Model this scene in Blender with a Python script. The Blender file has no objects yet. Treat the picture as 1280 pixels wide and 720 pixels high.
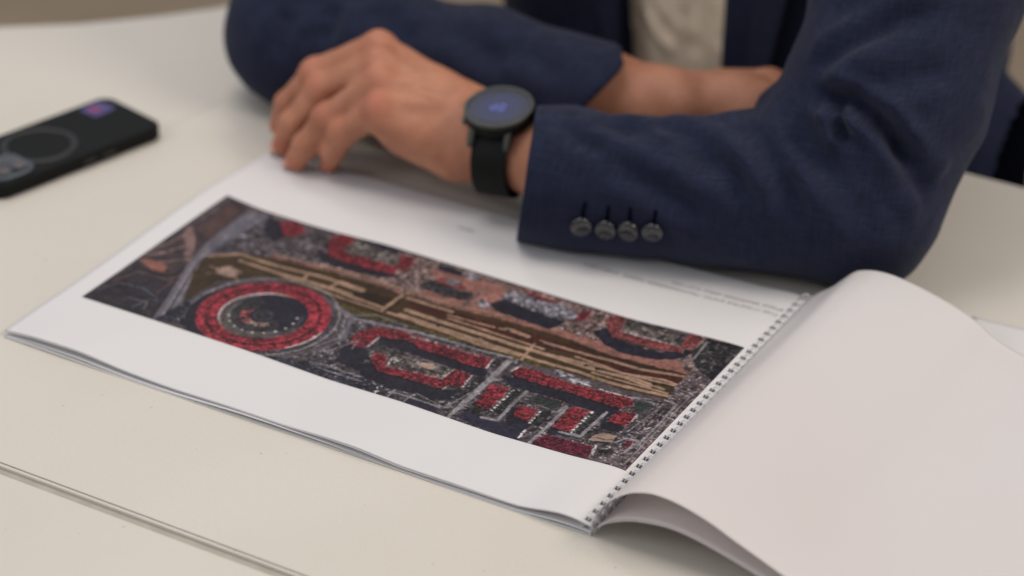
import bpy, math, random
import numpy as np
from mathutils import Vector, Matrix
random.seed(7); np.random.seed(7)
SC=0.001                      # the scene is laid out in millimetres, Blender works in metres
scene=bpy.context.scene
COL=scene.collection
# ------------------------------------------------------------------ camera
CAM=np.array([919.748,-990.268,792.887]); YAW,PITCH,ROLL=2.08277,0.519988,0.0176977
def cam_axes():
    cy,sy=math.cos(YAW),math.sin(YAW)
    d=np.array([cy*math.cos(PITCH),sy*math.cos(PITCH),-math.sin(PITCH)])
    r=np.cross(d,[0,0,1]); r/=np.linalg.norm(r); u=np.cross(r,d)
    c,s=math.cos(ROLL),math.sin(ROLL)
    return c*r+s*u,-s*r+c*u,d
_r,_u,_d=cam_axes()
cd=bpy.data.cameras.new('camera'); cam=bpy.data.objects.new('camera',cd); COL.objects.link(cam)
cam.matrix_world=Matrix(((_r[0],_u[0],-_d[0],CAM[0]*SC),(_r[1],_u[1],-_d[1],CAM[1]*SC),(_r[2],_u[2],-_d[2],CAM[2]*SC),(0,0,0,1)))
cd.sensor_width=36; cd.lens=86.19; cd.clip_start=0.05; cd.clip_end=60
cd.dof.use_dof=True; cd.dof.focus_distance=1.425; cd.dof.aperture_fstop=3.5
scene.camera=cam
# ------------------------------------------------------------------ light: an indoor room lit by ceiling panels, plus an added front fill
w=bpy.data.worlds.new('World'); scene.world=w; w.use_nodes=True
bg=w.node_tree.nodes['Background']; bg.inputs[0].default_value=(0.86,0.87,0.95,1); bg.inputs[1].default_value=0.48
def area(name,loc,target,size,power,color,sy=None):
    l=bpy.data.lights.new(name,'AREA'); l.energy=power; l.color=color; l.size=size
    if sy: l.shape='RECTANGLE'; l.size_y=sy
    o=bpy.data.objects.new(name,l); COL.objects.link(o); o.location=loc
    o.rotation_euler=(Vector(target)-Vector(loc)).to_track_quat('-Z','Y').to_euler()
area('ceiling_panel_light',(-0.35,0.05,2.3),(0.1,0.3,0),0.9,16,(1.0,0.95,0.90),1.1)
area('ceiling_panel_light_back',(-0.75,1.25,2.05),(0.2,0.2,0),0.45,6,(1.0,0.95,0.9),0.8)
area('front_fill_light',(-1.1,-1.5,1.6),(0.15,0.3,0),1.3,8,(0.97,0.97,1.0),0.6)  # added fill, set low to brighten under the hand and the page arch
area('ceiling_panel_light_side',(1.9,0.55,1.75),(0.4,0.25,0),1.1,23,(1.0,0.88,0.76),0.6)
vs=scene.view_settings; vs.view_transform='Standard'; vs.look='None'; vs.exposure=-0.05; vs.gamma=1.0; vs.use_curve_mapping=False
scene.render.engine='CYCLES'
scene.cycles.max_bounces=8
# ------------------------------------------------------------------ helpers
def mesh_obj(name,V,F,mat,parent=None,smooth=True,scale=SC):
    me=bpy.data.meshes.new(name)
    V=np.asarray(V,float)*scale
    if isinstance(F,np.ndarray):
        n=len(F);k=F.shape[1]
        me.vertices.add(len(V)); me.vertices.foreach_set('co',V.astype(np.float32).ravel())
        me.loops.add(n*k); me.loops.foreach_set('vertex_index',F.astype(np.int32).ravel())
        me.polygons.add(n); me.polygons.foreach_set('loop_start',np.arange(0,n*k,k,dtype=np.int32))
        me.update(calc_edges=True)
    else:
        me.from_pydata([tuple(v) for v in V],[],F); me.update()
    if smooth: me.polygons.foreach_set('use_smooth',np.ones(len(me.polygons),bool))
    if mat: me.materials.append(mat)
    o=bpy.data.objects.new(name,me); COL.objects.link(o)
    if parent: o.parent=parent
    return o
def thing(name,label,cat,loc=(0,0,0),group=None):
    o=bpy.data.objects.new(name,None); COL.objects.link(o); o['label']=label; o['category']=cat
    if group: o['group']=group
    o.empty_display_size=0.05
    return o
def tag(o,label,cat,group=None):
    o['label']=label; o['category']=cat
    if group: o['group']=group
def bevel(o,width,seg=3):
    m=o.modifiers.new('bevel','BEVEL'); m.width=width*SC; m.segments=seg; m.limit_method='ANGLE'; m.angle_limit=math.radians(40)
    o.data.polygons.foreach_set('use_smooth',np.ones(len(o.data.polygons),bool))
    n=o.modifiers.new('wn','WEIGHTED_NORMAL'); n.keep_sharp=True
def prism(outline,z0,z1):
    n=len(outline)
    V=[(x,y,z0) for x,y in outline]+[(x,y,z1) for x,y in outline]
    F=[tuple(reversed(range(n))),tuple(range(n,2*n))]+[(i,(i+1)%n,n+(i+1)%n,n+i) for i in range(n)]
    return V,F
def srgb(r,g,b,k=1.0):
    f=lambda c:(c/12.92 if c<=0.04045 else ((c+0.055)/1.055)**2.4)
    return tuple(f(c/255)*k for c in (r,g,b))
class NT:
    def __init__(s,name):
        s.m=bpy.data.materials.new(name); s.m.use_nodes=True; s.t=s.m.node_tree; s.b=s.t.nodes['Principled BSDF']; s.out=s.t.nodes['Material Output']
    def n(s,t,**k):
        nd=s.t.nodes.new(t)
        for a,v in k.items(): setattr(nd,a,v)
        return nd
    def l(s,a,b): s.t.links.new(a,b)
    def obj(s,scale=(1,1,1),rot=(0,0,0)):
        tc=s.n('ShaderNodeTexCoord'); mp=s.n('ShaderNodeMapping'); mp.inputs['Scale'].default_value=scale; mp.inputs['Rotation'].default_value=rot
        s.l(tc.outputs['Object'],mp.inputs['Vector']); return mp.outputs['Vector']
    def noise(s,scale,detail=3,vec=None,rough=0.5):
        nd=s.n('ShaderNodeTexNoise'); nd.inputs['Scale'].default_value=scale; nd.inputs['Detail'].default_value=detail; nd.inputs['Roughness'].default_value=rough
        s.l(vec if vec is not None else s.obj(),nd.inputs['Vector']); return nd.outputs['Fac']
    def ramp(s,fac,stops):
        r=s.n('ShaderNodeValToRGB'); e=r.color_ramp.elements
        while len(e)<len(stops): e.new(0.5)
        for el,(p,c) in zip(e,stops): el.position=p; el.color=(c[0],c[1],c[2],1)
        s.l(fac,r.inputs[0]); return r.outputs[0]
    def mix(s,fac,a,b,mode='MIX'):
        m=s.n('ShaderNodeMix',data_type='RGBA',blend_type=mode)
        for sock,v in ((m.inputs[0],fac),(m.inputs[6],a),(m.inputs[7],b)):
            if hasattr(v,'links') or hasattr(v,'is_linked'): s.l(v,sock)
            elif isinstance(v,tuple): sock.default_value=(v[0],v[1],v[2],1)
            else: sock.default_value=v
        return m.outputs[2]
    def math(s,op,a,b=0.0):
        m=s.n('ShaderNodeMath',operation=op)
        for sock,v in ((m.inputs[0],a),(m.inputs[1],b)):
            if hasattr(v,'is_linked'): s.l(v,sock)
            else: sock.default_value=v
        return m.outputs[0]
    def bump(s,h,strength,dist):
        b=s.n('ShaderNodeBump'); b.inputs['Strength'].default_value=strength; b.inputs['Distance'].default_value=dist
        s.l(h,b.inputs['Height']); s.l(b.outputs[0],s.b.inputs['Normal'])
    def base(s,v,rough=0.5,metal=0.0,spec=None):
        if hasattr(v,'is_linked'): s.l(v,s.b.inputs['Base Color'])
        else: s.b.inputs['Base Color'].default_value=(v[0],v[1],v[2],1)
        s.b.inputs['Roughness'].default_value=rough; s.b.inputs['Metallic'].default_value=metal
        if spec is not None: s.b.inputs['Specular IOR Level'].default_value=spec
        return s
def simple(name,c,rough=0.5,metal=0.0,spec=None,var=0.12,scale=60,bump=0.0,bd=0.0002):
    t=NT(name); f=t.noise(scale,4)
    t.base(t.ramp(f,[(0.3,tuple(x*(1-var) for x in c)),(0.7,tuple(min(1,x*(1+var)) for x in c))]),rough,metal,spec)
    if bump: t.bump(t.noise(scale*20,3),bump,bd)
    return t.m
# ------------------------------------------------------------------ signed distance meshing (one continuous surface, numpy only)
class SDF:
    """list of primitives blended with a smooth union; mm units"""
    def __init__(s): s.p=[]
    def cone(s,a,b,ra,rb,k=8,sq=None): s.p.append(('c',np.array(a,float),np.array(b,float),ra,rb,k,None)); return s
    def ell(s,c,r,k=8,R=None,sub=False): s.p.append(('e' if not sub else 'se',np.array(c,float),np.array(r,float),None,None,k,R)); return s
    def subcone(s,a,b,ra,rb,k=2): s.p.append(('sc',np.array(a,float),np.array(b,float),ra,rb,k,None)); return s
    def cut(s,pt,n,k=1.0,near=None): s.p.append(('h',np.array(pt,float),np.array(n,float)/np.linalg.norm(n),near,None,k,None)); return s
    def chain(s,pts,k=8):
        for (a,ra),(b,rb) in zip(pts,pts[1:]): s.cone(a,b,ra,rb,k)
        return s
    @staticmethod
    def _d(p,X,Y,Z):
        t=p[0]
        if t in('c','sc'):
            a,b,ra,rb=p[1:5]; ab=b-a; L2=max(ab@ab,1e-6)
            h=np.clip(((X-a[0])*ab[0]+(Y-a[1])*ab[1]+(Z-a[2])*ab[2])/L2,0,1)
            return np.sqrt((X-a[0]-h*ab[0])**2+(Y-a[1]-h*ab[1])**2+(Z-a[2]-h*ab[2])**2)-(ra+(rb-ra)*h)
        if t in('e','se'):
            c,r=p[1],p[2]; x,y,z=X-c[0],Y-c[1],Z-c[2]
            if p[6] is not None:
                R=p[6]; x,y,z=(R[0,0]*x+R[1,0]*y+R[2,0]*z,R[0,1]*x+R[1,1]*y+R[2,1]*z,R[0,2]*x+R[1,2]*y+R[2,2]*z)
            k0=np.sqrt((x/r[0])**2+(y/r[1])**2+(z/r[2])**2); k1=np.sqrt((x/r[0]**2)**2+(y/r[1]**2)**2+(z/r[2]**2)**2)
            return k0*(k0-1)/np.maximum(k1,1e-9)
        if t=='h': return (X-p[1][0])*p[2][0]+(Y-p[1][1])*p[2][1]+(Z-p[1][2])*p[2][2]
    @staticmethod
    def _comb(t,d,e,k):
        if t in('c','e'):
            h=np.maximum(k-np.abs(d-e),0)/k; return np.minimum(d,e)-h*h*k*0.25
        e2=-e if t in('sc','se') else e
        h=np.maximum(k-np.abs(d-e2),0)/k; return np.maximum(d,e2)+h*h*k*0.25
    def pts(s,V,pad=30):
        d=np.full(len(V),60.0)
        for p in s.p:
            if p[0]=='h':
                m=np.ones(len(V),bool) if p[3] is None else (np.linalg.norm(V-np.array(p[3][:3]),axis=1)<p[3][3])
            else:
                if p[0] in('c','sc'): lo=np.minimum(p[1]-p[3],p[2]-p[4])-pad; hi=np.maximum(p[1]+p[3],p[2]+p[4])+pad
                else: mr=p[2].max(); lo=p[1]-mr-pad; hi=p[1]+mr+pad
                m=np.all((V>lo)&(V<hi),axis=1)
            if not m.any(): continue
            q=V[m]; d[m]=s._comb(p[0],d[m],s._d(p,q[:,0],q[:,1],q[:,2]),p[5])
        return d
    def grid(s,xs,ys,zs,pad=30):
        D=np.full((len(xs),len(ys),len(zs)),60.0,np.float32)
        for p in s.p:
            if p[0]=='h':
                if p[3] is None: lo=np.array([-1e9]*3);hi=-lo
                else: c=np.array(p[3][:3]);lo=c-p[3][3];hi=c+p[3][3]
            elif p[0] in('c','sc'): lo=np.minimum(p[1]-p[3],p[2]-p[4])-pad; hi=np.maximum(p[1]+p[3],p[2]+p[4])+pad
            else: mr=p[2].max(); lo=p[1]-mr-pad; hi=p[1]+mr+pad
            sl=[slice(np.searchsorted(a,l),np.searchsorted(a,h)) for a,l,h in zip((xs,ys,zs),lo,hi)]
            X=xs[sl[0]][:,None,None];Y=ys[sl[1]][None,:,None];Z=zs[sl[2]][None,None,:]
            if not(X.size and Y.size and Z.size): continue
            sub=D[sl[0],sl[1],sl[2]]; e=s._d(p,X,Y,Z)
            r=s._comb(p[0],sub,e,p[5])
            if p[0]=='h' and p[3] is not None:
                c=p[3]; m=((X-c[0])**2+(Y-c[1])**2+(Z-c[2])**2)<c[3]**2; r=np.where(m,r,sub)
            D[sl[0],sl[1],sl[2]]=r
        return D
    def grad(s,V,e=0.4):
        g=np.zeros_like(V)
        for i in range(3):
            o=np.zeros(3);o[i]=e; g[:,i]=(s.pts(V+o)-s.pts(V-o))
        return g/np.maximum(np.linalg.norm(g,axis=1,keepdims=True),1e-9)
    def mesh(s,xs,ys,zs,newton=2):
        xs,ys,zs=[np.asarray(a,float) for a in (xs,ys,zs)]
        D=s.grid(xs,ys,zs); S=D<0
        nx,ny,nz=D.shape
        c=sum(S[i:nx-1+i,j:ny-1+j,k:nz-1+k].astype(np.int8) for i in(0,1) for j in(0,1) for k in(0,1))
        act=(c>0)&(c<8); I=-np.ones(act.shape,np.int64); idx=np.argwhere(act); I[act]=np.arange(len(idx))
        acc=np.zeros((len(idx),3));cnt=np.zeros(len(idx))
        ax=(xs,ys,zs)
        for a in range(3):
            for o1 in(0,1):
                for o2 in(0,1):
                    off=[0,0,0]; oth=[b for b in range(3) if b!=a]; off[oth[0]]=o1; off[oth[1]]=o2
                    p0=idx+np.array(off); p1=p0.copy(); p1[:,a]+=1
                    d0=D[tuple(p0.T)];d1=D[tuple(p1.T)]; m=(d0<0)!=(d1<0)
                    t=np.where(m,d0/np.where(m,d0-d1,1),0)
                    q=np.stack([ax[b][p0[:,b]] for b in range(3)],1); q[:,a]+=t*(ax[a][p1[:,a]]-ax[a][p0[:,a]])
                    acc[m]+=q[m];cnt[m]+=1
        V=acc/np.maximum(cnt,1)[:,None]
        Fs=[]
        for a in range(3):
            b,c2=[(1,2),(2,0),(0,1)][a]
            sl0=[slice(None)]*3;sl1=[slice(None)]*3; sl0[a]=slice(0,-1);sl1[a]=slice(1,None)
            s0=S[tuple(sl0)];s1=S[tuple(sl1)]
            e=np.argwhere(s0!=s1)
            lim=np.array(act.shape); e=e[(e[:,b]>0)&(e[:,c2]>0)&(e[:,b]<lim[b])&(e[:,c2]<lim[c2])]
            fl=s0[tuple(e.T)]
            def cell(db,dc):
                q=e.copy(); q[:,b]-=db;q[:,c2]-=dc; return I[tuple(q.T)]
            f=np.stack([cell(1,1),cell(0,1),cell(0,0),cell(1,0)],1)
            f[~fl]=f[~fl][:,::-1]; Fs.append(f)
        F=np.concatenate(Fs); F=F[(F>=0).all(1)]
        for _ in range(newton):
            g=s.grad(V); d=s.pts(V); V=V-g*np.clip(d,-3,3)[:,None]
        return V,F
def axis_fine(lo,hi,coarse,segs):
    """rectilinear axis: coarse step, finer inside (a,b,step) segments"""
    xs=[lo]
    while xs[-1]<hi:
        h=coarse
        for a,b,st in segs:
            if a<=xs[-1]<b: h=min(h,st)
        xs.append(xs[-1]+h)
    return np.array(xs)
def vnoise(V,scale,seed=0):
    """smooth value noise at points, range about -1..1"""
    rs=np.random.RandomState(seed); T=rs.rand(4096)*2-1
    q=V/scale; i=np.floor(q).astype(np.int64); f=q-i; f=f*f*(3-2*f); out=0
    for a in(0,1):
        for b in(0,1):
            for c in(0,1):
                h=((i[:,0]+a)*73856093 ^ (i[:,1]+b)*19349663 ^ (i[:,2]+c)*83492791)&4095
                out=out+T[h]*(f[:,0] if a else 1-f[:,0])*(f[:,1] if b else 1-f[:,1])*(f[:,2] if c else 1-f[:,2])
    return out
def vertex_normals(V,F):
    n=np.cross(V[F[:,2]]-V[F[:,0]],V[F[:,3]]-V[F[:,1]]); N=np.zeros_like(V)
    for k in range(4):
        for c in range(3): N[:,c]+=np.bincount(F[:,k],n[:,c],len(V))
    return N/np.maximum(np.linalg.norm(N,axis=1,keepdims=True),1e-9)
def seg_dist(V,pts):
    """distance to a 3D polyline and parameter along it"""
    pts=np.array(pts,float); best=np.full(len(V),1e9); par=np.zeros(len(V)); n=len(pts)-1
    for i in range(n):
        a,b=pts[i],pts[i+1]; ab=b-a; h=np.clip(((V-a)@ab)/(ab@ab),0,1)
        d=np.linalg.norm(V-a-h[:,None]*ab,axis=1); m=d<best; best[m]=d[m]; par[m]=(i+h[m])/n
    return best,par
def folds(V,N,strokes):
    """cloth folds: each stroke (points, depth, width) presses a valley (depth>0) or raises a ridge, fading at its ends"""
    off=np.zeros(len(V))
    for pts,dep,wd in strokes:
        d,t=seg_dist(V,pts); fade=np.clip(np.minimum(t,1-t)*4,0,1); fade=fade*fade*(3-2*fade)
        off-=dep*np.exp(-(d/wd)**2)*fade; off+=0.55*dep*np.exp(-((d-wd*1.9)/wd)**2)*fade
    return V+N*off[:,None]
# ------------------------------------------------------------------ materials
def m_table():
    t=NT('cream_laminate'); f=t.noise(6,3); c=t.ramp(f,[(0.3,srgb(208,202,190)),(0.7,srgb(213,207,196))])
    v=t.n('ShaderNodeTexVoronoi'); v.inputs['Scale'].default_value=85; t.l(t.obj(),v.inputs['Vector'])
    rnd=t.ramp(v.outputs['Color'],[(0.0,(0,0,0)),(1.0,(1,1,1))])
    speck=t.math('MULTIPLY',t.math('LESS_THAN',v.outputs['Distance'],0.07),t.math('GREATER_THAN',t.noise(31,2),0.54))
    c=t.mix(t.math('MULTIPLY',speck,0.45),c,srgb(150,135,112))
    fine=t.noise(900,2); c=t.mix(t.math('MULTIPLY',t.math('GREATER_THAN',fine,0.62),0.16),c,srgb(170,158,138))
    t.base(c,0.42,0,0.35); t.bump(t.math('ADD',t.noise(420,3),t.math('MULTIPLY',speck,1.5)),0.22,0.0008); return t.m
M={}
M['table']=m_table()
M['groove']=simple('grey_beige_joint_strip',(0.40,0.37,0.31),0.5,0.0)
def m_paper(name,tint,trans=0.16,blotch=0.0):
    t=NT(name); c=t.ramp(t.noise(3.2,3),[(0.35,tint),(0.65,(tint[0]*0.985,tint[1]*(0.975-blotch),tint[2]*(0.975-blotch*1.3)))])
    t.base(c,0.48,0,0.32); t.bump(t.noise(700,3),0.05,0.0003)
    tr=t.n('ShaderNodeBsdfTranslucent'); tr.inputs[0].default_value=(0.88,0.86,0.85,1)
    mx=t.n('ShaderNodeMixShader'); mx.inputs[0].default_value=trans; t.l(t.b.outputs[0],mx.inputs[1]); t.l(tr.outputs[0],mx.inputs[2]); t.l(mx.outputs[0],t.out.inputs[0])
    return t.m
M['paper']=m_paper('white_coated_paper',(0.82,0.81,0.80))
M['paper_turned']=m_paper('white_paper_show_through',(0.86,0.84,0.825),0.32,0.035)
def m_print():
    t=NT('printed_aerial_photo'); a=t.n('ShaderNodeAttribute',attribute_name='ink'); 
    c=t.mix(t.math('MULTIPLY',t.noise(1400,2),0.20),a.outputs['Color'],(0.02,0.018,0.025))
    t.base(c,0.5,0,0.2); return t.m
M['print']=m_print()
M['ink']=simple('grey_ink',(0.20,0.19,0.20),0.6)
M['wire']=simple('white_binding_wire',(0.70,0.70,0.72),0.35,0.0)
def m_suit(name,a,b):
    t=NT(name)
    # slubby two-way weave
    wx=t.noise(1,3,t.obj((1500,90,90))); wz=t.noise(1,3,t.obj((90,90,1500)))
    weave=t.math('ADD',t.math('MULTIPLY',wx,0.5),t.math('MULTIPLY',wz,0.5))
    c=t.ramp(weave,[(0.38,a),(0.62,b)])
    big=t.noise(9,3); c=t.mix(t.math('MULTIPLY',big,0.35),c,tuple(x*0.75 for x in a))
    s1=t.math('GREATER_THAN',t.noise(1,1,t.obj((30,30,1000))),0.64); s2=t.math('GREATER_THAN',t.noise(1,1,t.obj((1000,40,30))),0.64)
    c=t.mix(t.math('MULTIPLY',t.math('ADD',s1,s2),0.07),c,tuple(min(1,x*2.2+0.01) for x in b))
    t.base(c,0.9,0,0.1); t.b.inputs['Sheen Weight'].default_value=0.06; t.b.inputs['Sheen Roughness'].default_value=0.5
    fine=t.noise(1500,2); t.bump(t.math('ADD',fine,weave),0.35,0.0006); return t.m
M['suit']=m_suit('navy_suit_wool',srgb(28,33,50),srgb(43,48,70))
M['lining']=simple('dark_lining',(0.006,0.007,0.014),0.7)
M['shirt']=simple('beige_shirt_cotton',srgb(240,221,196),0.85,0,0.2,0.03,30,0.1)
M['stitch']=simple('buttonhole_thread',(0.003,0.0035,0.010),0.95,0,0.02)
def m_skin():
    t=NT('skin'); a=t.n('ShaderNodeAttribute',attribute_name='flush'); f=t.noise(55,4)
    c=t.ramp(f,[(0.3,srgb(166,111,85)),(0.7,srgb(187,131,104))]); c=t.mix(a.outputs['Fac'],c,srgb(188,92,76))
    t.base(c,0.52,0,0.28); t.b.inputs['Subsurface Weight'].default_value=0.12; t.b.inputs['Subsurface Radius'].default_value=(0.006,0.002,0.001); t.b.inputs['Subsurface Scale'].default_value=0.5
    vor=t.n('ShaderNodeTexVoronoi'); vor.inputs['Scale'].default_value=700; t.l(t.obj(),vor.inputs['Vector'])
    t.bump(t.math('ADD',vor.outputs['Distance'],t.math('MULTIPLY',t.noise(150,3),1.2)),0.25,0.0006); return t.m
M['skin']=m_skin()
M['hair']=simple('dark_brown_hair',(0.03,0.018,0.012),0.6)
M['black_rubber']=simple('black_rubber',(0.006,0.007,0.006),0.6,0,0.18)
M['phone_case']=simple('black_silicone_case',(0.006,0.007,0.007),0.6,0,0.15,0.1,40)
M['phone_ring']=simple('matte_black_ring',(0.011,0.012,0.012),0.45)
M['phone_bump']=simple('grey_camera_frame',(0.10,0.12,0.14),0.3,0.4)
M['glass_dark']=simple('dark_glass',(0.012,0.012,0.014),0.08,0,0.6)
M['glass_brown']=simple('lens_glass',(0.12,0.08,0.07),0.12,0,0.6)
M['sticker_violet']=simple('violet_sticker',srgb(74,66,120),0.4)
M['sticker_red']=simple('red_sticker_mark',srgb(140,40,90),0.4)
M['steel_dark']=simple('gunmetal_bezel',(0.06,0.064,0.056),0.42,0.3,0.3)
M['steel']=simple('brushed_steel',(0.10,0.12,0.12),0.4,0.6)
M['button']=simple('horn_button',(0.018,0.019,0.024),0.13,0,0.8,0.5,300)
M['trousers']=simple('dark_trouser_wool',srgb(24,26,44),0.9)
M['leg']=simple('grey_powder_coat',(0.35,0.34,0.32),0.4,0.3)
def m_floor():
    t=NT('brown_carpet'); f=t.noise(3,4); c=t.ramp(f,[(0.3,srgb(140,122,100)),(0.7,srgb(160,142,118))]); t.base(c,0.9); t.bump(t.noise(300,2),0.4,0.002); return t.m
M['floor']=m_floor()
# ------------------------------------------------------------------ the room's floor
fl=mesh_obj('floor',[(-6000,-4000,-740),(6000,-4000,-740),(6000,8000,-740),(-6000,8000,-740)],[(0,1,2,3)],M['floor'],smooth=False); fl['kind']='structure'
# ------------------------------------------------------------------ table
table=thing('meeting_table','cream laminate meeting table under the open booklet, with a groove along the near side','table')
YG0,YG1=-116.4,-113.6
seam=lambda y:-97.0+(y-250)*0.13
farL=[(-900,150),(-620,215),(-460,270),(-380,317),(-314,366),(-263,405),(-219,451),(-190,487),(-176,510),(-168,529)]
center=[(seam(YG1)+0.1,YG1+2.6),(1500,YG1+2.6),(1500,529),(seam(529)+0.1,529)]
V,F=prism(center,-25,0); o=mesh_obj('table_panel',V,F,M['table'],table); bevel(o,0.35,2)
left=[(-900,YG1+2.6),(seam(YG1)-0.2,YG1+2.6),(seam(529)-0.2,529)]+farL[::-1]
V,F=prism(left,-25,0); o=mesh_obj('table_panel',V,F,M['table'],table); bevel(o,0.35,2)
near=[(-900,-620),(1500,-620),(1500,YG0-3.2),(-900,YG0-3.2)]
V,F=prism(near,-25,0); o=mesh_obj('table_panel',V,F,M['table'],table); bevel(o,2.2,5)
V,F=prism([(-899,YG0-6),(1499,YG0-6),(1499,YG1+6),(-899,YG1+6)],-32,-25.2); mesh_obj('panel_joint',V,F,M['groove'],table,False)
V,F=prism([(-899,YG0-3.1),(1499,YG0-3.1),(1499,YG1-0.5),(-899,YG1-0.5)],-25,-2.4); o=mesh_obj('joint_strip',V,F,M['groove'],table,False)
V,F=prism([(-899,YG1-0.4),(1499,YG1-0.4),(1499,YG1+2.2),(-899,YG1+2.2)],-25,-0.15); o=mesh_obj('edge_band',V,F,M['table'],table); bevel(o,1.2,3)
for x,y in ((-750,-500),(1350,-500),(-400,150),(1350,430)):
    V,F=prism([(x-25,y-25),(x+25,y-25),(x+25,y+25),(x-25,y+25)],-740,-32.2); o=mesh_obj('leg',V,F,M['leg'],table,False); bevel(o,4)
# ------------------------------------------------------------------ booklet
ZP_Y=[0,56,214,297]
ZP=[[(0,3.8),(22,6.3),(59,7.2),(94,4.0),(128,3.0),(175,4.2),(213,4.2),(240,5.6),(263,6),(291,3.4),(328,3.8),(371,3.5),(396,9),(409,8.3),(420,5.0)],
[(0,4.5),(72,5),(148,5),(206,3.4),(257,4.8),(320,3.6),(373,6),(400,8.5),(410,8),(420,5.5)],
[(0,9),(20,6.0),(45,3.2),(80,2.8),(101,2.9),(146,5),(225,4.6),(305,4),(329,3.8),(384,7.2),(406,8),(420,5.5)],
[(0,4.5),(35,3.4),(100,3),(300,3),(385,5),(405,6.5),(420,5)]]
_xs=np.linspace(0,420,421)
def _sm(pr):
    v=np.interp(_xs,[p[0] for p in pr],[p[1] for p in pr])
    k=np.exp(-0.5*(np.arange(-24,25)/6.0)**2);k/=k.sum()
    return np.convolve(np.pad(v,24,mode='edge'),k,'valid')
_PR=np.array([_sm(p) for p in ZP])
def zpage(x,y):
    x=np.asarray(x,float);y=np.asarray(y,float)
    rows=[np.interp(x,_xs,r) for r in _PR]
    out=np.zeros(np.broadcast(x,y).shape)
    for i in range(3):
        a,b=ZP_Y[i],ZP_Y[i+1]
        t=np.clip((y-a)/(b-a),0,1);t=t*t*(3-2*t)
        m=(y>=a)&(y<=b) if i==2 else (y>=a)&(y<b)
        out=np.where(m,rows[i]*(1-t)+rows[i+1]*t,out)
    out=np.where(y<0,rows[0],out);out=np.where(y>297,rows[3],out)
    return out

book=thing('open_booklet','open white wire-bound booklet lying on the table with a printed aerial photo','booklet')
PITCH_W=297/34.0
HY=[PITCH_W*(i+0.5) for i in range(34)]
def axis_y(extra=()):
    ys=set()
    for h in HY: ys.add(round(h-1.8,3)); ys.add(round(h+1.8,3))
    ys|={0.0,297.0}; 
    for e in extra: ys.add(e)
    return np.array(sorted(ys))
def solid_sheet(us,ys,pos,mask,th,name,mat,parent):
    """closed thin sheet: pos(u,y)->(x,y,z) and normal by finite difference; faces whose mask is True are punched out"""
    UU,YY=np.meshgrid(us,ys,indexing='ij'); A=pos(UU,YY)
    e=0.25; du=pos(UU+e,YY)-pos(UU-e,YY); dy=pos(UU,YY+e)-pos(UU,YY-e); N=np.cross(du,dy); N/=np.maximum(np.linalg.norm(N,axis=-1,keepdims=True),1e-9)
    T=A+N*th/2;B=A-N*th/2; nu,ny=len(us),len(ys); ids=np.arange(nu*ny).reshape(nu,ny); n=nu*ny
    keep=~mask
    q=np.stack([ids[:-1,:-1],ids[1:,:-1],ids[1:,1:],ids[:-1,1:]],-1)
    top=q[keep]; bot=(q[keep]+n)[:,::-1]; side=[]
    kp=np.zeros((nu+1,ny+1),bool); kp[1:-1,1:-1]=keep
    for i,j in np.argwhere(kp[1:-1,1:-1]):
        a,b,c,d=q[i,j]
        if not kp[i+1,j]: side.append((b,a,a+n,b+n))
        if not kp[i+2,j+1]: side.append((c,b,b+n,c+n))
        if not kp[i+1,j+2]: side.append((d,c,c+n,d+n))
        if not kp[i,j+1]: side.append((a,d,d+n,a+n))
    F=np.concatenate([top,bot,np.array(side)])
    return mesh_obj(name,np.concatenate([T.reshape(-1,3),B.reshape(-1,3)]),F,mat,parent)
us=np.array(sorted(set(np.round(np.concatenate([np.linspace(0,404,102),np.linspace(404,410.2,4),[410.2,413.6],np.linspace(413.6,416,3)]),3))))
ysl=axis_y([2.0,295.0])
def holemask(us,ys,u0,u1):
    m=np.zeros((len(us)-1,len(ys)-1),bool)
    uc=(us[:-1]+us[1:])/2; yc=(ys[:-1]+ys[1:])/2
    hu=(uc>u0)&(uc<u1); hy=np.array([min(abs(y-h) for h in HY)<1.8 for y in yc])
    return hu[:,None]&hy[None,:]
mk=holemask(us,ysl,410.2,413.6)
def top_pos(X,Y): return np.stack([X,Y,zpage(X,Y)],-1)
top=solid_sheet(us,ysl,top_pos,mk,0.22,'page',M['paper'],book)
NS=3
rs=np.random.RandomState(3)
for k in range(1,NS+1):
    fr=(0.93,0.42,0.12)[k-1]; ph=rs.rand(3)*6.28
    def pos(X,Y,fr=fr,ph=ph,k=k):
        near=np.exp(-np.clip(Y,0,None)/45.0)
        wav=1.3*np.sin(X/41+ph[0])+0.9*np.sin(X/23+ph[1])+0.6*np.sin(X/71+ph[2])
        z=zpage(X,Y); zz=z*fr+(wav*near*0.55 if k==2 else wav*near*0.2)-0.25
        zz=np.minimum(zz,z-0.3*k); zz=np.maximum(zz,0.25+0.28*(NS-k))
        tail=np.clip((X-405)/15,0,1); 
        return np.stack([X+0.3*k*(1-tail),Y-((0.3,1.3,1.9)[k-1]+(0.2,0.7,0.9)[k-1]*np.sin(X/(38+9*k)+ph[2]))*np.exp(-np.clip(Y,0,None)/30)*(1-0.75*np.clip((X-360)/50,0,1))+0.0*X,zz],-1)
    solid_sheet(us[::2] if False else us,ysl,pos,mk,0.2,'page',M['paper'],book)
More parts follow.
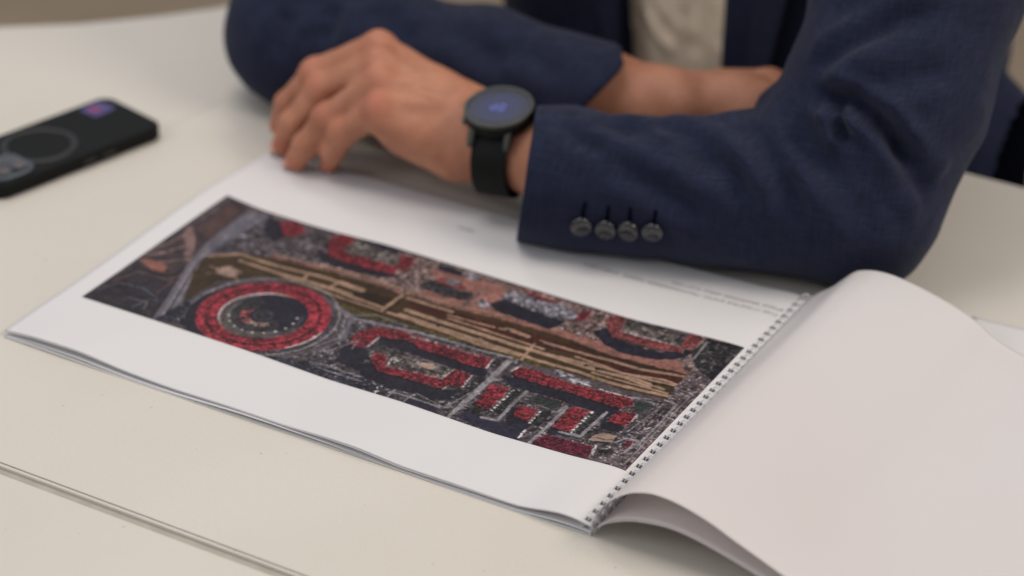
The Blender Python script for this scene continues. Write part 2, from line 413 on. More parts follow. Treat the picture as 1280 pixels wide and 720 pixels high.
# printed picture laid on the page
PRINT_FEATURES=[
('p','earth',0,[(0.4,-0.5),(6.4,157.6),(395.3,160.0),(391.3,0.3)]),
('p','land',0,[(37.9,158.1),(142.2,156.0),(226.5,158.2),(297.2,157.9),(395.3,160.0),(395.3,109.7),(375.5,112.8),(326.3,112.5),(292.8,117.1),(249.0,116.0),(206.5,111.1),(168.0,110.0),(133.9,110.6),(83.8,109.4),(51.1,102.0)]),
('p','salmon',0,[(169.2,147.4),(203.1,151.0),(223.3,152.5),(235.3,143.0),(233.8,123.0),(280.8,124.4),(337.2,124.6),(364.7,124.8),(375.5,112.8),(326.3,112.5),(292.8,117.1),(249.0,116.0),(206.5,111.1),(181.6,112.5),(183.0,135.0)]),
('p','darkland',0,[(0.4,-0.5),(6.4,157.6),(21.9,154.5),(24.2,105.1),(30.7,73.0),(57.0,0.2)]),
('p','deepland',0,[(0.4,-0.5),(4.8,50.4),(31.2,51.4),(32.0,71.2),(57.0,0.2)]),
('p','orange',0,[(2.8,56.5),(5.5,63.2),(21.9,60.5),(26.1,53.2),(15.1,52.2)]),
('p','pinkland',0,[(4.3,100.0),(4.2,112.8),(17.1,99.6),(31.6,73.5),(26.9,72.9),(15.3,90.4)]),
('l','pinkland',2.2,[(1.7,63.1),(10.0,73.8),(16.5,88.8)]),
('l','pinkland',1.6,[(4.5,57.6),(17.9,64.1),(26.9,78.2)]),
('l','pinkland',2.0,[(1.1,72.5),(5.6,85.8),(6.6,100.5)]),
('l','bluish',1.0,[(2.7,12.8),(9.9,26.8),(26.0,29.4),(41.5,24.2)]),
('l','darkg',1.4,[(12.7,6.8),(28.3,11.4),(47.6,11.0)]),
('l','road',1.0,[(25.8,14.6),(40.0,16.0),(43.3,8.4)]),
('l','brownred',2.6,[(4.3,25.8),(10.7,44.4),(33.5,46.6),(36.7,56.2)]),
('l','bluish',0.8,[(35.5,6.1),(39.2,20.4),(49.6,21.8)]),
('l','brownred',2,[(37.7,29.2),(37.4,46.5)]),
('l','deepland',2.0,[(16.7,104.6),(14.4,142.7)]),
('l','pinkland',1.2,[(18.1,113.6),(17.2,136.9)]),
('l','deepland',2.0,[(2.9,61.4),(16.6,65.8),(26.3,79.0)]),
('l','deepland',1.6,[(3.7,74.3),(14.7,77.1),(19.0,85.4)]),
('l','deepland',2.4,[(2.1,84.4),(3.8,106.1)]),
('p','brownred',0,[(9.8,109.6),(8.0,153.5),(18.1,148.6),(23.0,106.8)]),
('p','road',0,[(56.1,-0.3),(45.9,31.8),(30.7,73.0),(24.2,105.1),(21.9,154.5),(39.2,156.3),(35.0,115.6),(35.1,83.7),(43.4,59.2),(70.5,3.8)]),
('l','roadl',1.2,[(60.4,2.3),(34.2,75.3),(28.1,151.3)]),
('l','roadl',1.0,[(65.1,2.8),(37.7,74.9),(32.9,127.6)]),
('l','roadd',1.0,[(62.8,2.5),(36.4,74.1),(31.6,153.9)]),
('p','greyland',0,[(35.6,89.3),(35.0,115.6),(39.2,156.3),(90.2,157.9),(105.2,116.2),(83.8,109.4),(51.1,102.0)]),
('l','bluish',3.5,[(31.7,94.7),(34.1,112.3),(27.9,134.8),(30.6,147.7)]),
('p','park',0,[(60.3,26.0),(41.1,64.1),(35.6,84.0),(51.1,102.0),(83.8,109.4),(133.9,110.6),(168.0,110.0),(206.5,111.1),(249.0,116.0),(292.8,117.1),(326.3,112.5),(375.5,112.8),(377.0,79.5),(348.6,79.4),(315.4,81.8),(279.9,81.0),(248.1,78.7),(203.0,78.0),(176.1,75.4),(154.2,76.5),(124.4,81.8),(82.8,84.1),(61.0,61.4),(60.5,35.9)]),
('p','redpark',0,[(177.0,107.3),(208.6,107.7),(252.0,110.9),(282.2,111.5),(299.5,111.1),(340.1,108.3),(375.4,108.5),(375.8,100.1),(343.6,101.4),(304.0,102.7),(272.3,98.5),(238.1,97.6),(187.9,97.6)]),
('p','redpark',0,[(303.9,107.1),(347.1,105.3),(375.0,104.0),(374.1,97.1),(330.5,94.9),(309.4,97.0)]),
('p','dkpark',0,[(80.7,101.0),(112.9,100.0),(136.7,106.2),(148.9,101.7),(130.1,102.2),(114.5,102.2),(91.9,98.5)]),
('p','dkpark',0,[(145.0,99.2),(171.5,101.5),(171.2,89.6),(153.1,92.3),(145.7,92.4)]),
('p','olive',0,[(126.1,80.3),(154.5,79.0),(189.7,80.3),(225.0,80.5),(248.0,80.9),(279.0,82.6),(302.8,84.4),(294.5,79.2),(262.1,76.4),(228.0,75.5),(192.8,75.4),(158.8,72.4)]),
('l','path',2.9899999999999998,[(36.9,87.5),(52.4,100.2),(78.4,99.6),(113.6,101.7),(132.1,101.0)]),
('l','path',4.83,[(130.2,101.1),(148.2,100.0)]),
('l','path',2.76,[(57.5,92.9),(93.4,91.7),(108.2,91.2),(131.4,90.8),(150.2,89.3),(173.2,88.5)]),
('l','path',2.3,[(108.2,91.2),(106.3,101.4)]),
('l','path',2.76,[(129.0,91.7),(129.9,99.6)]),
('l','path',1.6099999999999999,[(84.1,91.4),(112.2,87.2),(144.7,84.6),(174.8,84.9)]),
('l','path',2.53,[(173.7,108.8),(172.8,87.1)]),
('l','path',2.76,[(177.0,107.3),(211.8,107.2)]),
('l','path',3.6799999999999997,[(185.9,94.1),(216.9,92.9),(239.8,92.8),(262.6,92.4),(289.3,93.6),(305.1,94.5),(320.0,93.9)]),
('l','path',2.9899999999999998,[(185.0,87.8),(221.0,86.2),(244.2,85.3),(268.6,84.9),(289.2,84.7),(313.1,86.0),(336.8,83.0),(358.5,83.2),(377.9,84.2)]),
('l','path',3.4499999999999997,[(251.7,107.3),(268.0,106.0)]),
('l','path',2.76,[(277.6,105.3),(298.8,106.2),(324.1,107.0),(347.1,105.3),(375.4,109.6)]),
('l','path',2.3,[(305.0,101.0),(325.6,99.0),(339.7,96.3),(365.5,100.3),(376.7,98.4)]),
('l','path',2.53,[(309.5,92.7),(325.7,92.5),(352.0,93.8),(370.6,90.1)]),
('l','path',1.8399999999999999,[(275.7,100.6),(278.4,77.8)]),
('l','path',2.3,[(177.5,85.4),(204.3,85.5),(248.0,80.9),(275.1,83.5)]),
('l','path',2.07,[(244.1,87.5),(258.8,82.1)]),
('l','path',2.3,[(292.3,93.2),(320.9,92.2),(342.8,92.4),(362.0,89.1)]),
('l','salmon',2.4,[(71.4,109.7),(132.1,113.3),(166.4,112.6),(205.0,113.7),(247.5,118.6),(291.4,119.6),(342.7,114.0),(376.8,113.5)]),
('l','path',1.8,[(213.7,99.1),(237.6,98.5),(261.0,98.2),(284.0,98.0)]),
('l','path',1.6,[(199.4,83.8),(223.4,83.1),(247.0,82.5),(267.4,83.1)]),
('l','path',1.8,[(296.5,95.9),(318.1,97.4),(346.3,96.3),(378.4,97.2)]),
('l','path',1.8,[(322.7,88.8),(350.7,87.8),(374.9,86.9)]),
('l','path',1.6,[(76.5,93.2),(95.7,93.0),(121.2,92.2),(145.7,92.4)]),
('l','path',1.6,[(211.7,102.5),(234.6,103.6),(256.7,105.7)]),
('l','path',1.6,[(72.4,113.0),(130.4,116.0),(167.5,115.7),(203.9,115.4),(246.0,121.2),(281.7,122.7)]),
('l','dkpark',1.6,[(176.9,108.4),(175.4,84.1)]),
('l','dkpark',1.8,[(296.0,113.4),(344.9,109.6),(376.7,111.3)]),
('b','tree',3.0,[(214.7,105.5)]),
('b','tree',3.0,[(226.8,106.9)]),
('b','tree',3.0,[(234.8,107.2)]),
('b','tree',3.0,[(246.5,105.1)]),
('b','tree',3.0,[(254.5,105.5)]),
('b','tree',3.0,[(271.2,104.6)]),
('b','tree',3.0,[(278.1,104.4)]),
('b','tree',3.0,[(213.7,87.6)]),
('b','tree',3.0,[(213.9,90.0)]),
('b','tree',3.0,[(254.0,90.3)]),
('b','tree',3.0,[(315.6,94.9)]),
('b','tree',3.0,[(323.9,93.8)]),
('b','tree',3.0,[(368.9,94.5)]),
('b','tree',3.0,[(362.8,93.7)]),
('b','ytree',2.6,[(143.7,76.9)]),
('b','ytree',2.6,[(165.2,76.5)]),
('b','ytree',2.6,[(213.8,79.7)]),
('b','ytree',2.6,[(232.1,80.2)]),
('b','ytree',2.6,[(252.4,79.2)]),
('b','ytree',2.6,[(271.4,80.0)]),
('b','ytree',2.6,[(304.2,81.9)]),
('b','ytree',2.6,[(327.7,81.6)]),
('b','ytree',2.6,[(327.6,84.8)]),
('b','tan',15.0,[(59.9,76.1)]),
('l','path',0.9,[(45.4,75.9),(54.7,75.4)]),
('l','path',0.9,[(49.4,66.8),(56.6,72.7)]),
('l','path',1.2,[(66.2,73.7),(73.6,69.4)]),
('p','shadow',0,[(37.8,152.6),(47.6,153.6),(64.5,134.7),(58.6,128.3),(47.6,134.6)]),
('p','red',0,[(48.9,151.7),(57.7,160.0),(72.8,149.2),(69.3,139.1),(61.7,137.0)]),
('p','shadow',0,[(90.5,134.3),(102.7,130.3),(135.3,127.6),(155.5,129.0),(160.4,127.1),(149.8,120.5),(123.0,116.8),(104.9,118.6)]),
('p','court',0,[(99.7,156.2),(106.6,158.4),(144.0,153.2),(152.9,136.0),(126.3,137.6),(108.7,138.6)]),
('p','red',0,[(96.0,138.5),(90.4,152.7),(96.5,161.1),(106.9,159.9),(108.0,147.4),(108.0,139.6),(115.0,136.8),(126.3,137.6),(148.0,138.0),(153.8,136.6),(155.5,129.0),(136.4,125.8),(116.8,126.2),(104.0,128.4)]),
('p','red',0,[(152.0,135.5),(145.9,153.1),(156.1,155.7),(159.3,142.5),(158.1,135.6)]),
('p','shadow',0,[(106.6,158.4),(121.2,159.4),(141.6,156.9),(141.7,151.8),(121.9,153.3)]),
('l','land',3.4,[(170.0,159.2),(171.2,110.8)]),
('p','darkg',0,[(175.9,125.7),(179.7,135.4),(202.6,132.5),(213.4,129.5),(213.9,122.6),(200.2,121.5),(181.8,122.1)]),
('p','shadow',0,[(172.7,155.8),(190.6,155.7),(198.8,152.1),(188.0,147.8),(176.7,148.3)]),
('p','redlt',0,[(181.9,136.7),(186.9,143.5),(198.7,142.1),(206.4,137.2),(199.2,135.2),(186.3,134.5)]),
('p','greyroof',0,[(186.6,142.1),(196.7,143.4),(199.0,137.5),(192.1,136.9)]),
('p','greyroof',0,[(191.1,154.7),(203.1,157.2),(204.7,148.3),(195.8,149.0)]),
('p','darkg',0,[(197.6,131.8),(210.3,134.8),(217.1,129.3),(210.8,127.9)]),
('l','land',3.0,[(214.5,139.8),(214.4,115.8)]),
('p','greyroof',0,[(218.3,125.3),(221.4,132.0),(230.1,125.4),(225.9,120.5)]),
('p','shadow',0,[(226.7,128.1),(231.9,138.5),(277.6,138.6),(279.2,130.3),(274.8,120.6),(257.2,121.1),(236.6,122.3)]),
('p','greyroof',0,[(228.3,138.7),(231.2,150.2),(243.9,150.8),(265.4,152.3),(281.6,148.2),(281.2,136.2),(269.8,133.8),(251.0,136.1),(235.6,138.4)]),
('p','redlt',0,[(236.7,156.1),(249.0,156.4),(264.4,154.1),(260.6,150.4),(243.0,150.3)]),
('p','red',0,[(280.8,147.6),(287.6,155.4),(289.7,146.1),(283.9,135.5),(282.7,144.1)]),
('l','land',4.0,[(292.3,158.4),(293.9,123.4)]),
('l','shadow',1.2,[(297.4,153.3),(296.3,129.5)]),
('p','shadow',0,[(299.7,132.7),(303.8,142.2),(314.2,133.3),(331.3,129.5),(350.5,130.0),(363.4,140.7),(366.9,138.0),(364.2,127.9),(351.0,120.3),(328.4,118.0),(313.1,122.5)]),
('p','court',0,[(310.5,159.0),(357.6,159.3),(357.6,141.2),(314.9,141.7)]),
('p','redlt',0,[(300.1,149.2),(300.3,157.5),(310.0,159.9),(314.4,142.6),(337.9,141.8),(357.2,141.0),(362.5,134.7),(349.2,132.7),(330.0,132.2),(314.2,133.3),(306.5,140.4)]),
('p','redlt',0,[(355.8,144.9),(353.5,158.5),(366.1,157.8),(365.2,143.8),(359.4,137.6)]),
('l','white',0.9,[(314.4,142.6),(337.9,141.8),(356.3,141.7)]),
('l','shadow',1.6,[(315.0,156.8),(337.8,156.5)]),
('l','land',2.2,[(324.2,152.2),(335.1,150.6),(345.9,151.3)]),
('l','shadow',2.2,[(350.5,146.7),(352.2,156.7)]),
('p','darkg',0,[(366.0,137.6),(367.4,157.4),(395.3,160.0),(394.7,114.5),(385.2,116.1),(372.9,125.7)]),
('l','roadl',1.4,[(369.1,153.7),(370.8,132.3),(367.3,126.1)]),
('l','greyland',2.6,[(392.9,156.9),(387.8,133.1),(377.7,131.5)]),
('p','shadow',0,[(390.0,110.8),(387.7,122.1),(393.4,137.4),(394.9,158.5),(396.6,146.7),(395.7,109.0)]),
('p','mauve',0,[(375.5,112.8),(377.7,120.5),(394.2,112.0),(392.6,68.6),(393.7,14.7),(391.3,0.3),(371.5,-0.3),(367.8,34.3),(377.0,79.5)]),
('p','dkstrip',0,[(57.0,0.2),(60.5,35.9),(74.1,10.7),(121.4,2.9),(145.5,2.7),(175.2,11.3),(203.2,13.1),(234.3,9.2),(237.9,0.8),(191.6,-2.0),(131.3,0.1),(70.5,3.8)]),
('p','greyland',0,[(147.6,4.1),(167.1,23.5),(164.5,49.8),(154.5,69.7),(175.8,74.0),(191.7,78.1),(203.6,77.1),(280.9,79.4),(278.8,67.1),(273.6,50.8),(276.0,33.2),(274.7,-1.8),(239.2,1.5),(203.2,13.1),(176.2,9.8)]),
('l','roadl',1.2,[(149.7,63.1),(165.9,54.1),(169.7,41.9),(167.1,23.5)]),
('l','roadd',1.0,[(150.2,67.0),(168.3,57.8),(173.4,40.9),(171.8,20.0)]),
('l','roadl',1.8,[(157.5,67.0),(205.1,74.6),(250.9,75.9),(272.3,78.4)]),
('l','roadl',1.0,[(174.2,12.8),(203.7,12.3)]),
('l','roadl',1.0,[(176.4,7.7),(207.6,8.1)]),
('p','court',0,[(189.9,38.1),(205.0,46.7),(243.8,49.3),(250.2,44.5),(248.2,34.6),(209.9,29.8),(200.4,35.4)]),
('p','shadow',0,[(173.4,40.9),(189.6,42.3),(196.4,35.3),(195.1,23.7),(208.3,16.0),(181.4,19.7)]),
('p','shadow',0,[(187.4,57.6),(205.0,63.4),(238.5,58.2),(265.1,59.5),(269.4,50.3),(253.4,47.7),(232.5,49.1),(208.3,50.8),(192.9,50.9)]),
('p','shadow',0,[(194.6,24.5),(200.8,31.2),(209.5,23.1),(255.1,24.1),(264.4,32.1),(268.3,19.9),(255.4,11.6),(228.2,9.9),(203.2,13.1)]),
('p','darkg',0,[(263.7,29.5),(266.0,50.3),(273.7,48.7),(272.9,29.1),(264.4,15.3)]),
('p','red',0,[(175.7,44.6),(173.8,55.7),(181.3,67.2),(195.8,71.5),(226.6,70.2),(253.3,71.9),(262.8,71.2),(265.1,59.5),(256.3,57.2),(238.5,58.2),(221.2,58.1),(205.0,63.4),(189.2,58.6),(188.6,43.9),(180.1,39.7)]),
('p','red',0,[(196.4,35.3),(197.7,41.5),(205.9,40.6),(210.6,31.3),(247.7,35.4),(249.9,48.7),(261.4,49.5),(263.0,33.4),(256.0,31.0),(254.7,24.8),(209.5,23.1),(203.8,27.5)]),
('l','whiteline',1.5,[(206.0,68.4),(226.1,69.9)]),
('l','whiteline',1.5,[(232.0,68.9),(253.8,70.0)]),
('l','white',0.8,[(211.1,30.5),(248.2,34.6),(249.1,48.2)]),
('l','white',1.0,[(188.6,43.9),(188.8,57.3)]),
('l','white',1.0,[(261.9,47.7),(263.5,33.6)]),
('l','white',1.0,[(211.0,32.6),(209.1,40.2),(214.5,38.9)]),
('l','white',1.0,[(263.3,70.4),(265.1,59.5)]),
('l','white',1,[(255.2,30.5),(255.1,25.1)]),
('p','tan',0,[(227.0,44.9),(235.7,47.6),(238.3,40.5),(228.2,40.1)]),
('l','white',1.2,[(222.9,-1.4),(218.6,8.9)]),
('l','white',1.0,[(217.6,4.1),(223.4,3.1)]),
('p','darkg',0,[(223.4,3.1),(230.4,2.8),(231.7,-2.8),(224.7,-2.5)]),
('p','navyroof',0,[(240.4,2.2),(242.7,6.7),(263.2,5.2),(264.8,-2.0),(241.6,-2.3)]),
('l','roadl',1.0,[(242.0,-3.1),(242.2,7.5),(264.0,6.7)]),
('l','roadl',1.2,[(229.3,6.4),(258.2,7.1),(268.0,9.3)]),
('l','roadl',1.2,[(230.7,-1.3),(230.8,9.3)]),
('l','roadl',1.0,[(285.2,12.1),(299.5,12.0),(302.7,15.9),(302.3,31.0)]),
('l','roadl',0.9,[(358.5,73.8),(370.1,76.2),(375.2,72.4),(376.4,46.3),(372.5,38.4),(367.4,32.1)]),
('l','roadl',0.8,[(355.9,36.8),(353.0,19.4),(346.4,17.0),(334.7,16.9)]),
('l','roadl',0.8,[(129.4,79.9),(157.4,68.1),(168.3,43.2),(161.0,27.3),(152.9,12.0)]),
('l','road',2.6,[(132.8,79.5),(160.9,69.1),(171.3,44.0),(166.0,25.0)]),
('l','roadl',0.8,[(156.6,66.4),(172.6,78.9),(197.1,77.9)]),
('l','roadl',0.8,[(170.4,25.6),(180.2,48.6),(181.6,37.3)]),
('l','roadl',0.8,[(243.6,12.5),(266.4,8.3),(271.1,32.2)]),
('l','redlt',0.9,[(322.0,39.7),(326.2,46.0)]),
('l','crimson',0.9,[(177.0,49.9),(186.1,63.5),(201.2,66.7),(230.6,63.5),(259.7,64.8)]),
('l','crimson',0.9,[(206.9,27.1),(229.5,27.8),(252.6,31.0)]),
('l','crimson',0.9,[(285.6,67.1),(311.9,68.0),(336.6,68.0),(358.5,66.5)]),
('l','crimson',0.9,[(335.2,6.2),(365.2,7.5)]),
('l','roadl',4.2,[(272.5,74.1),(273.1,51.6),(273.5,33.7),(273.4,16.9),(274.3,-3.0)]),
('l','roadl',3.0,[(273.1,51.6),(281.1,51.4)]),
('p','greyland',0,[(277.6,56.6),(278.8,67.1),(359.3,71.1),(377.0,79.5),(378.4,34.2),(371.5,-0.3),(324.6,-3.3),(274.3,-3.0),(276.0,33.2)]),
('p','shadow',0,[(276.7,56.1),(285.0,61.3),(304.3,61.6),(337.9,60.4),(357.6,58.9),(361.0,49.3),(351.7,44.8),(344.0,49.0),(330.4,49.2),(321.8,50.0),(304.6,51.2),(288.7,49.8)]),
('p','darkg',0,[(279.6,18.8),(292.3,18.7),(290.2,9.1),(278.5,5.7),(276.0,14.4)]),
('p','navyroof',0,[(278.2,3.5),(277.8,11.5),(309.9,12.9),(320.1,10.2),(322.0,-0.7),(301.2,-0.2)]),
('p','darkg',0,[(291.5,20.2),(291.3,47.2),(296.3,50.3),(299.7,19.2)]),
('p','shadow',0,[(306.3,21.1),(304.4,30.2),(299.4,31.3),(304.0,13.6),(319.7,10.0),(319.0,19.8)]),
('p','darkg',0,[(317.7,21.1),(317.8,35.5),(324.7,34.9),(324.1,18.4)]),
('p','darkg',0,[(344.2,21.9),(345.3,47.6),(350.8,46.4),(351.3,21.5)]),
('p','shadow',0,[(331.2,23.1),(330.6,33.9),(331.7,16.3),(346.8,16.2),(345.5,22.5)]),
('l','roadl',2.4,[(298.8,49.8),(298.5,32.9),(299.9,13.2),(290.1,11.1)]),
('l','roadl',2.6,[(328.7,45.3),(329.1,23.0),(328.3,-3.3)]),
('l','roadl',2.4,[(352.5,51.3),(351.3,20.5),(338.4,19.8)]),
('l','roadl',2.0,[(310.9,40.1),(326.3,37.8),(327.9,46.9)]),
('p','dgreen',0,[(303.1,45.0),(305.9,50.9),(323.9,50.1),(326.2,44.0),(322.0,39.7),(307.0,41.0)]),
('l','redlt',0.5,[(303.1,45.0),(305.9,50.9),(323.9,50.1),(326.2,44.0),(322.0,39.7),(307.0,41.0)]),
('p','red',0,[(279.3,65.3),(281.6,72.2),(290.4,74.5),(317.0,71.8),(331.8,71.9),(358.0,72.5),(363.6,65.9),(358.5,58.3),(337.9,60.4),(315.0,62.3),(304.3,61.6),(285.0,61.3)]),
('p','greyroof',0,[(297.9,79.2),(304.2,81.9),(327.7,78.4),(329.1,73.8),(316.5,72.6)]),
('l','whiteline',0.9,[(314.7,76.0),(329.6,74.0)]),
('l','whiteline',0.9,[(336.5,73.3),(358.5,72.7)]),
('p','red',0,[(276.3,46.1),(289.2,48.0),(290.2,20.4),(278.6,21.3)]),
('p','red',0,[(302.2,33.1),(304.7,35.5),(315.7,35.4),(316.9,20.7),(305.0,22.4)]),
('p','red',0,[(330.8,48.4),(343.6,48.8),(343.8,21.6),(331.2,23.1)]),
('p','crimson',0,[(329.8,4.4),(332.6,13.8),(363.5,14.6),(367.3,1.7),(344.0,0.0),(332.4,-0.2)]),
('p','shadow',0,[(359.3,42.4),(370.4,40.5),(369.1,33.9),(358.5,34.0),(352.5,43.2)]),
('p','red',0,[(357.6,47.7),(358.0,56.0),(368.3,58.8),(371.7,54.3),(370.0,41.3),(358.9,43.2)]),
('p','dgreen',0,[(360.6,70.6),(374.0,70.7),(370.9,59.0),(367.9,58.6)]),
('l','roadl',0.7,[(357.6,73.4),(374.4,73.0),(378.2,67.7),(375.5,50.0),(373.8,37.0)]),
('l','serr',1.6,[(291.3,47.2),(291.5,20.2)]),
('l','serr',1.6,[(317.0,35.0),(317.8,20.1)]),
('l','serr',1.8,[(344.9,48.4),(344.2,21.9)]),
('l','white',1.0,[(370.5,56.7),(370.9,48.8)]),
('l','whiteline',2.0,[(364.4,15.0),(368.1,3.0)]),
('l','white',1.2,[(279.7,65.5),(281.5,74.3)]),
('p','tan',0,[(357.6,24.6),(360.6,30.0),(370.4,30.5),(371.2,21.9),(357.6,19.7)]),
('l','darkg',0.8,[(359.7,23.7),(370.8,24.7)]),
('p','crimson',0,[(377.1,25.6),(382.0,30.2),(383.6,23.1),(380.3,21.4)]),
('l','roadl',1.6,[(373.3,23.9),(376.3,30.2),(384.5,30.6),(382.7,15.8)]),
('p','darkg',0,[(366.5,12.0),(374.1,14.4),(372.8,7.0)]),
('l','darkg',1.4,[(380.7,69.0),(379.6,33.9)]),
('p','darkg',0,[(381.5,71.5),(386.8,72.6),(387.2,66.6),(382.7,66.0)]),
('p','darkg',0,[(382.6,51.6),(387.0,52.2),(387.4,47.4),(382.6,47.5)]),
('p','darkg',0,[(381.7,37.9),(387.3,39.3),(386.5,32.8),(381.7,31.9)]),
('l','darkg',1.2,[(383.1,62.1),(385.5,55.3)]),
('l','darkg',1.2,[(384.8,65.1),(386.3,57.9)]),
('l','roadl',1.0,[(388.4,5.8),(388.6,55.4),(388.2,90.3)]),
('l','roadl',0.8,[(378.2,4.7),(386.8,28.1)]),
('l','redlt',1.2,[(395.4,86.5),(395.4,58.7),(392.8,28.5),(391.7,1.6)]),
('l','roadl',1.6,[(386.0,23.6),(386.3,55.8),(385.7,78.1),(377.0,79.5)]),
('l','white',1.6,[(320.3,2.3),(319.2,11.8)]),
]

PX0,PY0,PW,PH=16.0,56.5,392.0,159.5
def raster_print(st):
    nx,ny=int(PW/st)+1,int(PH/st)+1
    xs=np.linspace(0,PW,nx);ys=np.linspace(0,PH,ny); X,Y=np.meshgrid(xs,ys,indexing='ij')
    rs=np.random.RandomState(11)
    def nz(cell):
        a=rs.rand(int(PW/cell)+3,int(PH/cell)+3)
        gx=X/cell;gy=Y/cell;i=gx.astype(int);j=gy.astype(int);fx=gx-i;fy=gy-j
        if cell>0.8: fx=fx*fx*(3-2*fx);fy=fy*fy*(3-2*fy)
        return (a[i,j]*(1-fx)*(1-fy)+a[i+1,j]*fx*(1-fy)+a[i,j+1]*(1-fx)*fy+a[i+1,j+1]*fx*fy)*2-1
    n05,n1,n2,n5,n12=nz(0.5),nz(0.95),nz(2.0),nz(5),nz(12)
    wx=X+nz(2.5)*0.7+nz(0.9)*0.3; wy=Y+nz(2.5)*0.7+nz(0.9)*0.3
    C={'earth':(80,70,73),'land':(116,95,91),'salmon':(134,93,84),'darkland':(62,51,53),'deepland':(42,38,43),'orange':(146,94,80),'pinkland':(124,98,94),
       'brownred':(80,61,58),'road':(102,96,104),'roadl':(134,129,132),'roadd':(66,62,72),'greyland':(74,68,72),'bluish':(94,94,106),'park':(60,46,27),'redpark':(62,31,23),
       'dkpark':(40,28,17),'olive':(70,60,30),'path':(150,122,103),'tree':(32,29,17),'ytree':(104,92,38),'shadow':(34,33,43),'red':(130,44,53),'redlt':(124,64,64),'court':(86,80,77),
       'darkg':(48,46,48),'greyroof':(122,117,125),'white':(206,199,196),'whiteline':(206,197,194),'serr':(210,203,200),'mauve':(100,88,90),'dkstrip':(48,46,56),'tan':(156,131,118),'navyroof':(42,40,56),'dgreen':(46,53,52),'crimson':(98,32,50)}
    names=list(C); cid=np.zeros(X.shape,int); edge=np.full(X.shape,9.0)
    def seg(px,py,a,b):
        ab=(b[0]-a[0],b[1]-a[1]);L=max(ab[0]**2+ab[1]**2,1e-6); h=np.clip(((px-a[0])*ab[0]+(py-a[1])*ab[1])/L,0,1)
        return np.hypot(px-a[0]-h*ab[0],py-a[1]-h*ab[1])
    for kind,c,wd,pts in PRINT_FEATURES:
        P=np.array(pts); m0=3+wd; i0,i1=np.searchsorted(xs,[P[:,0].min()-m0,P[:,0].max()+m0]); j0,j1=np.searchsorted(ys,[P[:,1].min()-m0,P[:,1].max()+m0])
        if i1<=i0 or j1<=j0: continue
        sl=(slice(i0,i1),slice(j0,j1))
        soft=c in('crimson','whiteline','white','road','roadl','navyroof','serr','path')
        pp_=c=='path'; x=(X if pp_ else (X*0.8+wx*0.2 if soft else wx))[sl]; y=(Y if pp_ else (Y*0.8+wy*0.2 if soft else wy))[sl]
        if kind=='p':
            ins=np.zeros(x.shape,bool)
            for a,b in zip(P,np.roll(P,-1,0)):
                if a[1]==b[1]: continue
                ins^=((a[1]>y)!=(b[1]>y))&(x<(b[0]-a[0])*(y-a[1])/(b[1]-a[1])+a[0])
        elif kind=='l':
            d=np.full(x.shape,1e9)
            for a,b in zip(P,P[1:]): d=np.minimum(d,seg(x,y,a,b))
            ins=d<wd/2
            if c=='serr':
                t=((x-P[0,0])*(P[-1,0]-P[0,0])+(y-P[0,1])*(P[-1,1]-P[0,1]))/np.hypot(*(P[-1]-P[0])); ins&=((t%3.6)<2.3)
        else:
            ins=np.hypot(x-P[0,0],(y-P[0,1])*1.2)<wd/2*(1+0.35*n1[sl])
        if c in('white','whiteline','serr'): ins=ins&(n1[sl]>-0.28)&(n2[sl]>-0.6)
        cid[sl][ins]=names.index(c)
    put=lambda m,c: cid.__setitem__(m,names.index(c))
    # the round red block
    cx,cy=112.6,40.8; r=np.hypot(X-cx,Y-cy)+n2*0.35; r0=r; th=np.arctan2(Y-cy,X-cx)
    def put(m,c): cid[m]=names.index(c)
    put((r<50)&(r>43)&(Y-cy<22),'greyland'); put((r<48.6)&(r>47.4),'roadl'); put((r<45.4)&(r>44.4),'roadd')
    put((np.hypot(X-cx+4.5,Y-cy+4.5)<43)&(r>42),'shadow')
    put(r<43,'red'); put((r<28.5),'court'); put((np.hypot(X-cx-3.5,Y-cy-7)<24.5)&(r<28.5),'shadow')
    put((r<28.8)&(np.hypot(X-cx-4.5,Y-cy+1.5)>29.6)&(r>27.2),'tan'); put((r<28.8)&(np.hypot(X-cx-4.5,Y-cy+1.5)>31)&(r>27.6),'white')
    put((r<21)&(r>5)&((X-cx)*0.8+(Y-cy)*1.0<7),'darkg'); put((r<26)&(r>23.8)&(np.sin(th*2+2)>0.2),'roadd')
    put((r<15)&(r>9)&(np.abs(((th+5.6)%6.283)-3.0)<0.8)&(n2>-0.3),'redlt'); put((r<14)&(r>10)&(th<-0.7)&(th>-1.9)&(n1>-0.1),'tan'); put((r<9)&(r>6.5),'shadow'); put(r<4.5,'darkg'); put((r<6.3)&(r>5.2),'roadd')
    for a in np.arange(-2.6,0.6,0.33):
        put(np.hypot(X-cx-22*math.cos(a),Y-cy-22*math.sin(a))<0.9,'white')
    put((r<43)&(r>42.1)&(th>-0.65)&(th<0.05),'white')
    lut=np.array([C[n] for n in names],float); rgb=lut[cid]
    amp=dict(earth=.3,land=.26,salmon=.24,darkland=.35,deepland=.4,greyland=.26,mauve=.26,court=.32,darkg=.5,shadow=.35,dkstrip=.45,red=.42,redlt=.42,crimson=.3,greyroof=.5,road=.14,roadl=.22,park=.16,redpark=.35,path=.16,olive=.5,dgreen=.35,navyroof=.3)
    A=np.array([amp.get(n,.12) for n in names])[cid]
    n14=nz(1.4); tex=(n05*0.15+n1*0.55+n14*0.6+n2*0.5)*A*1.0+(n5*0.5+n12*0.5)*0.20
    # roof tiling: darker rows and spots
    isred=np.isin(cid,[names.index(n) for n in('red','crimson')]); u=(X*0.95+Y*0.3)
    rows=np.where((np.abs(((Y*0.9-X*0.07)%3.4)-1.7)<0.35),-0.22,0)+np.where(n05>0.35,-0.42,0)*(n1>-0.2)+np.where((n05<-0.72),0.38,0)
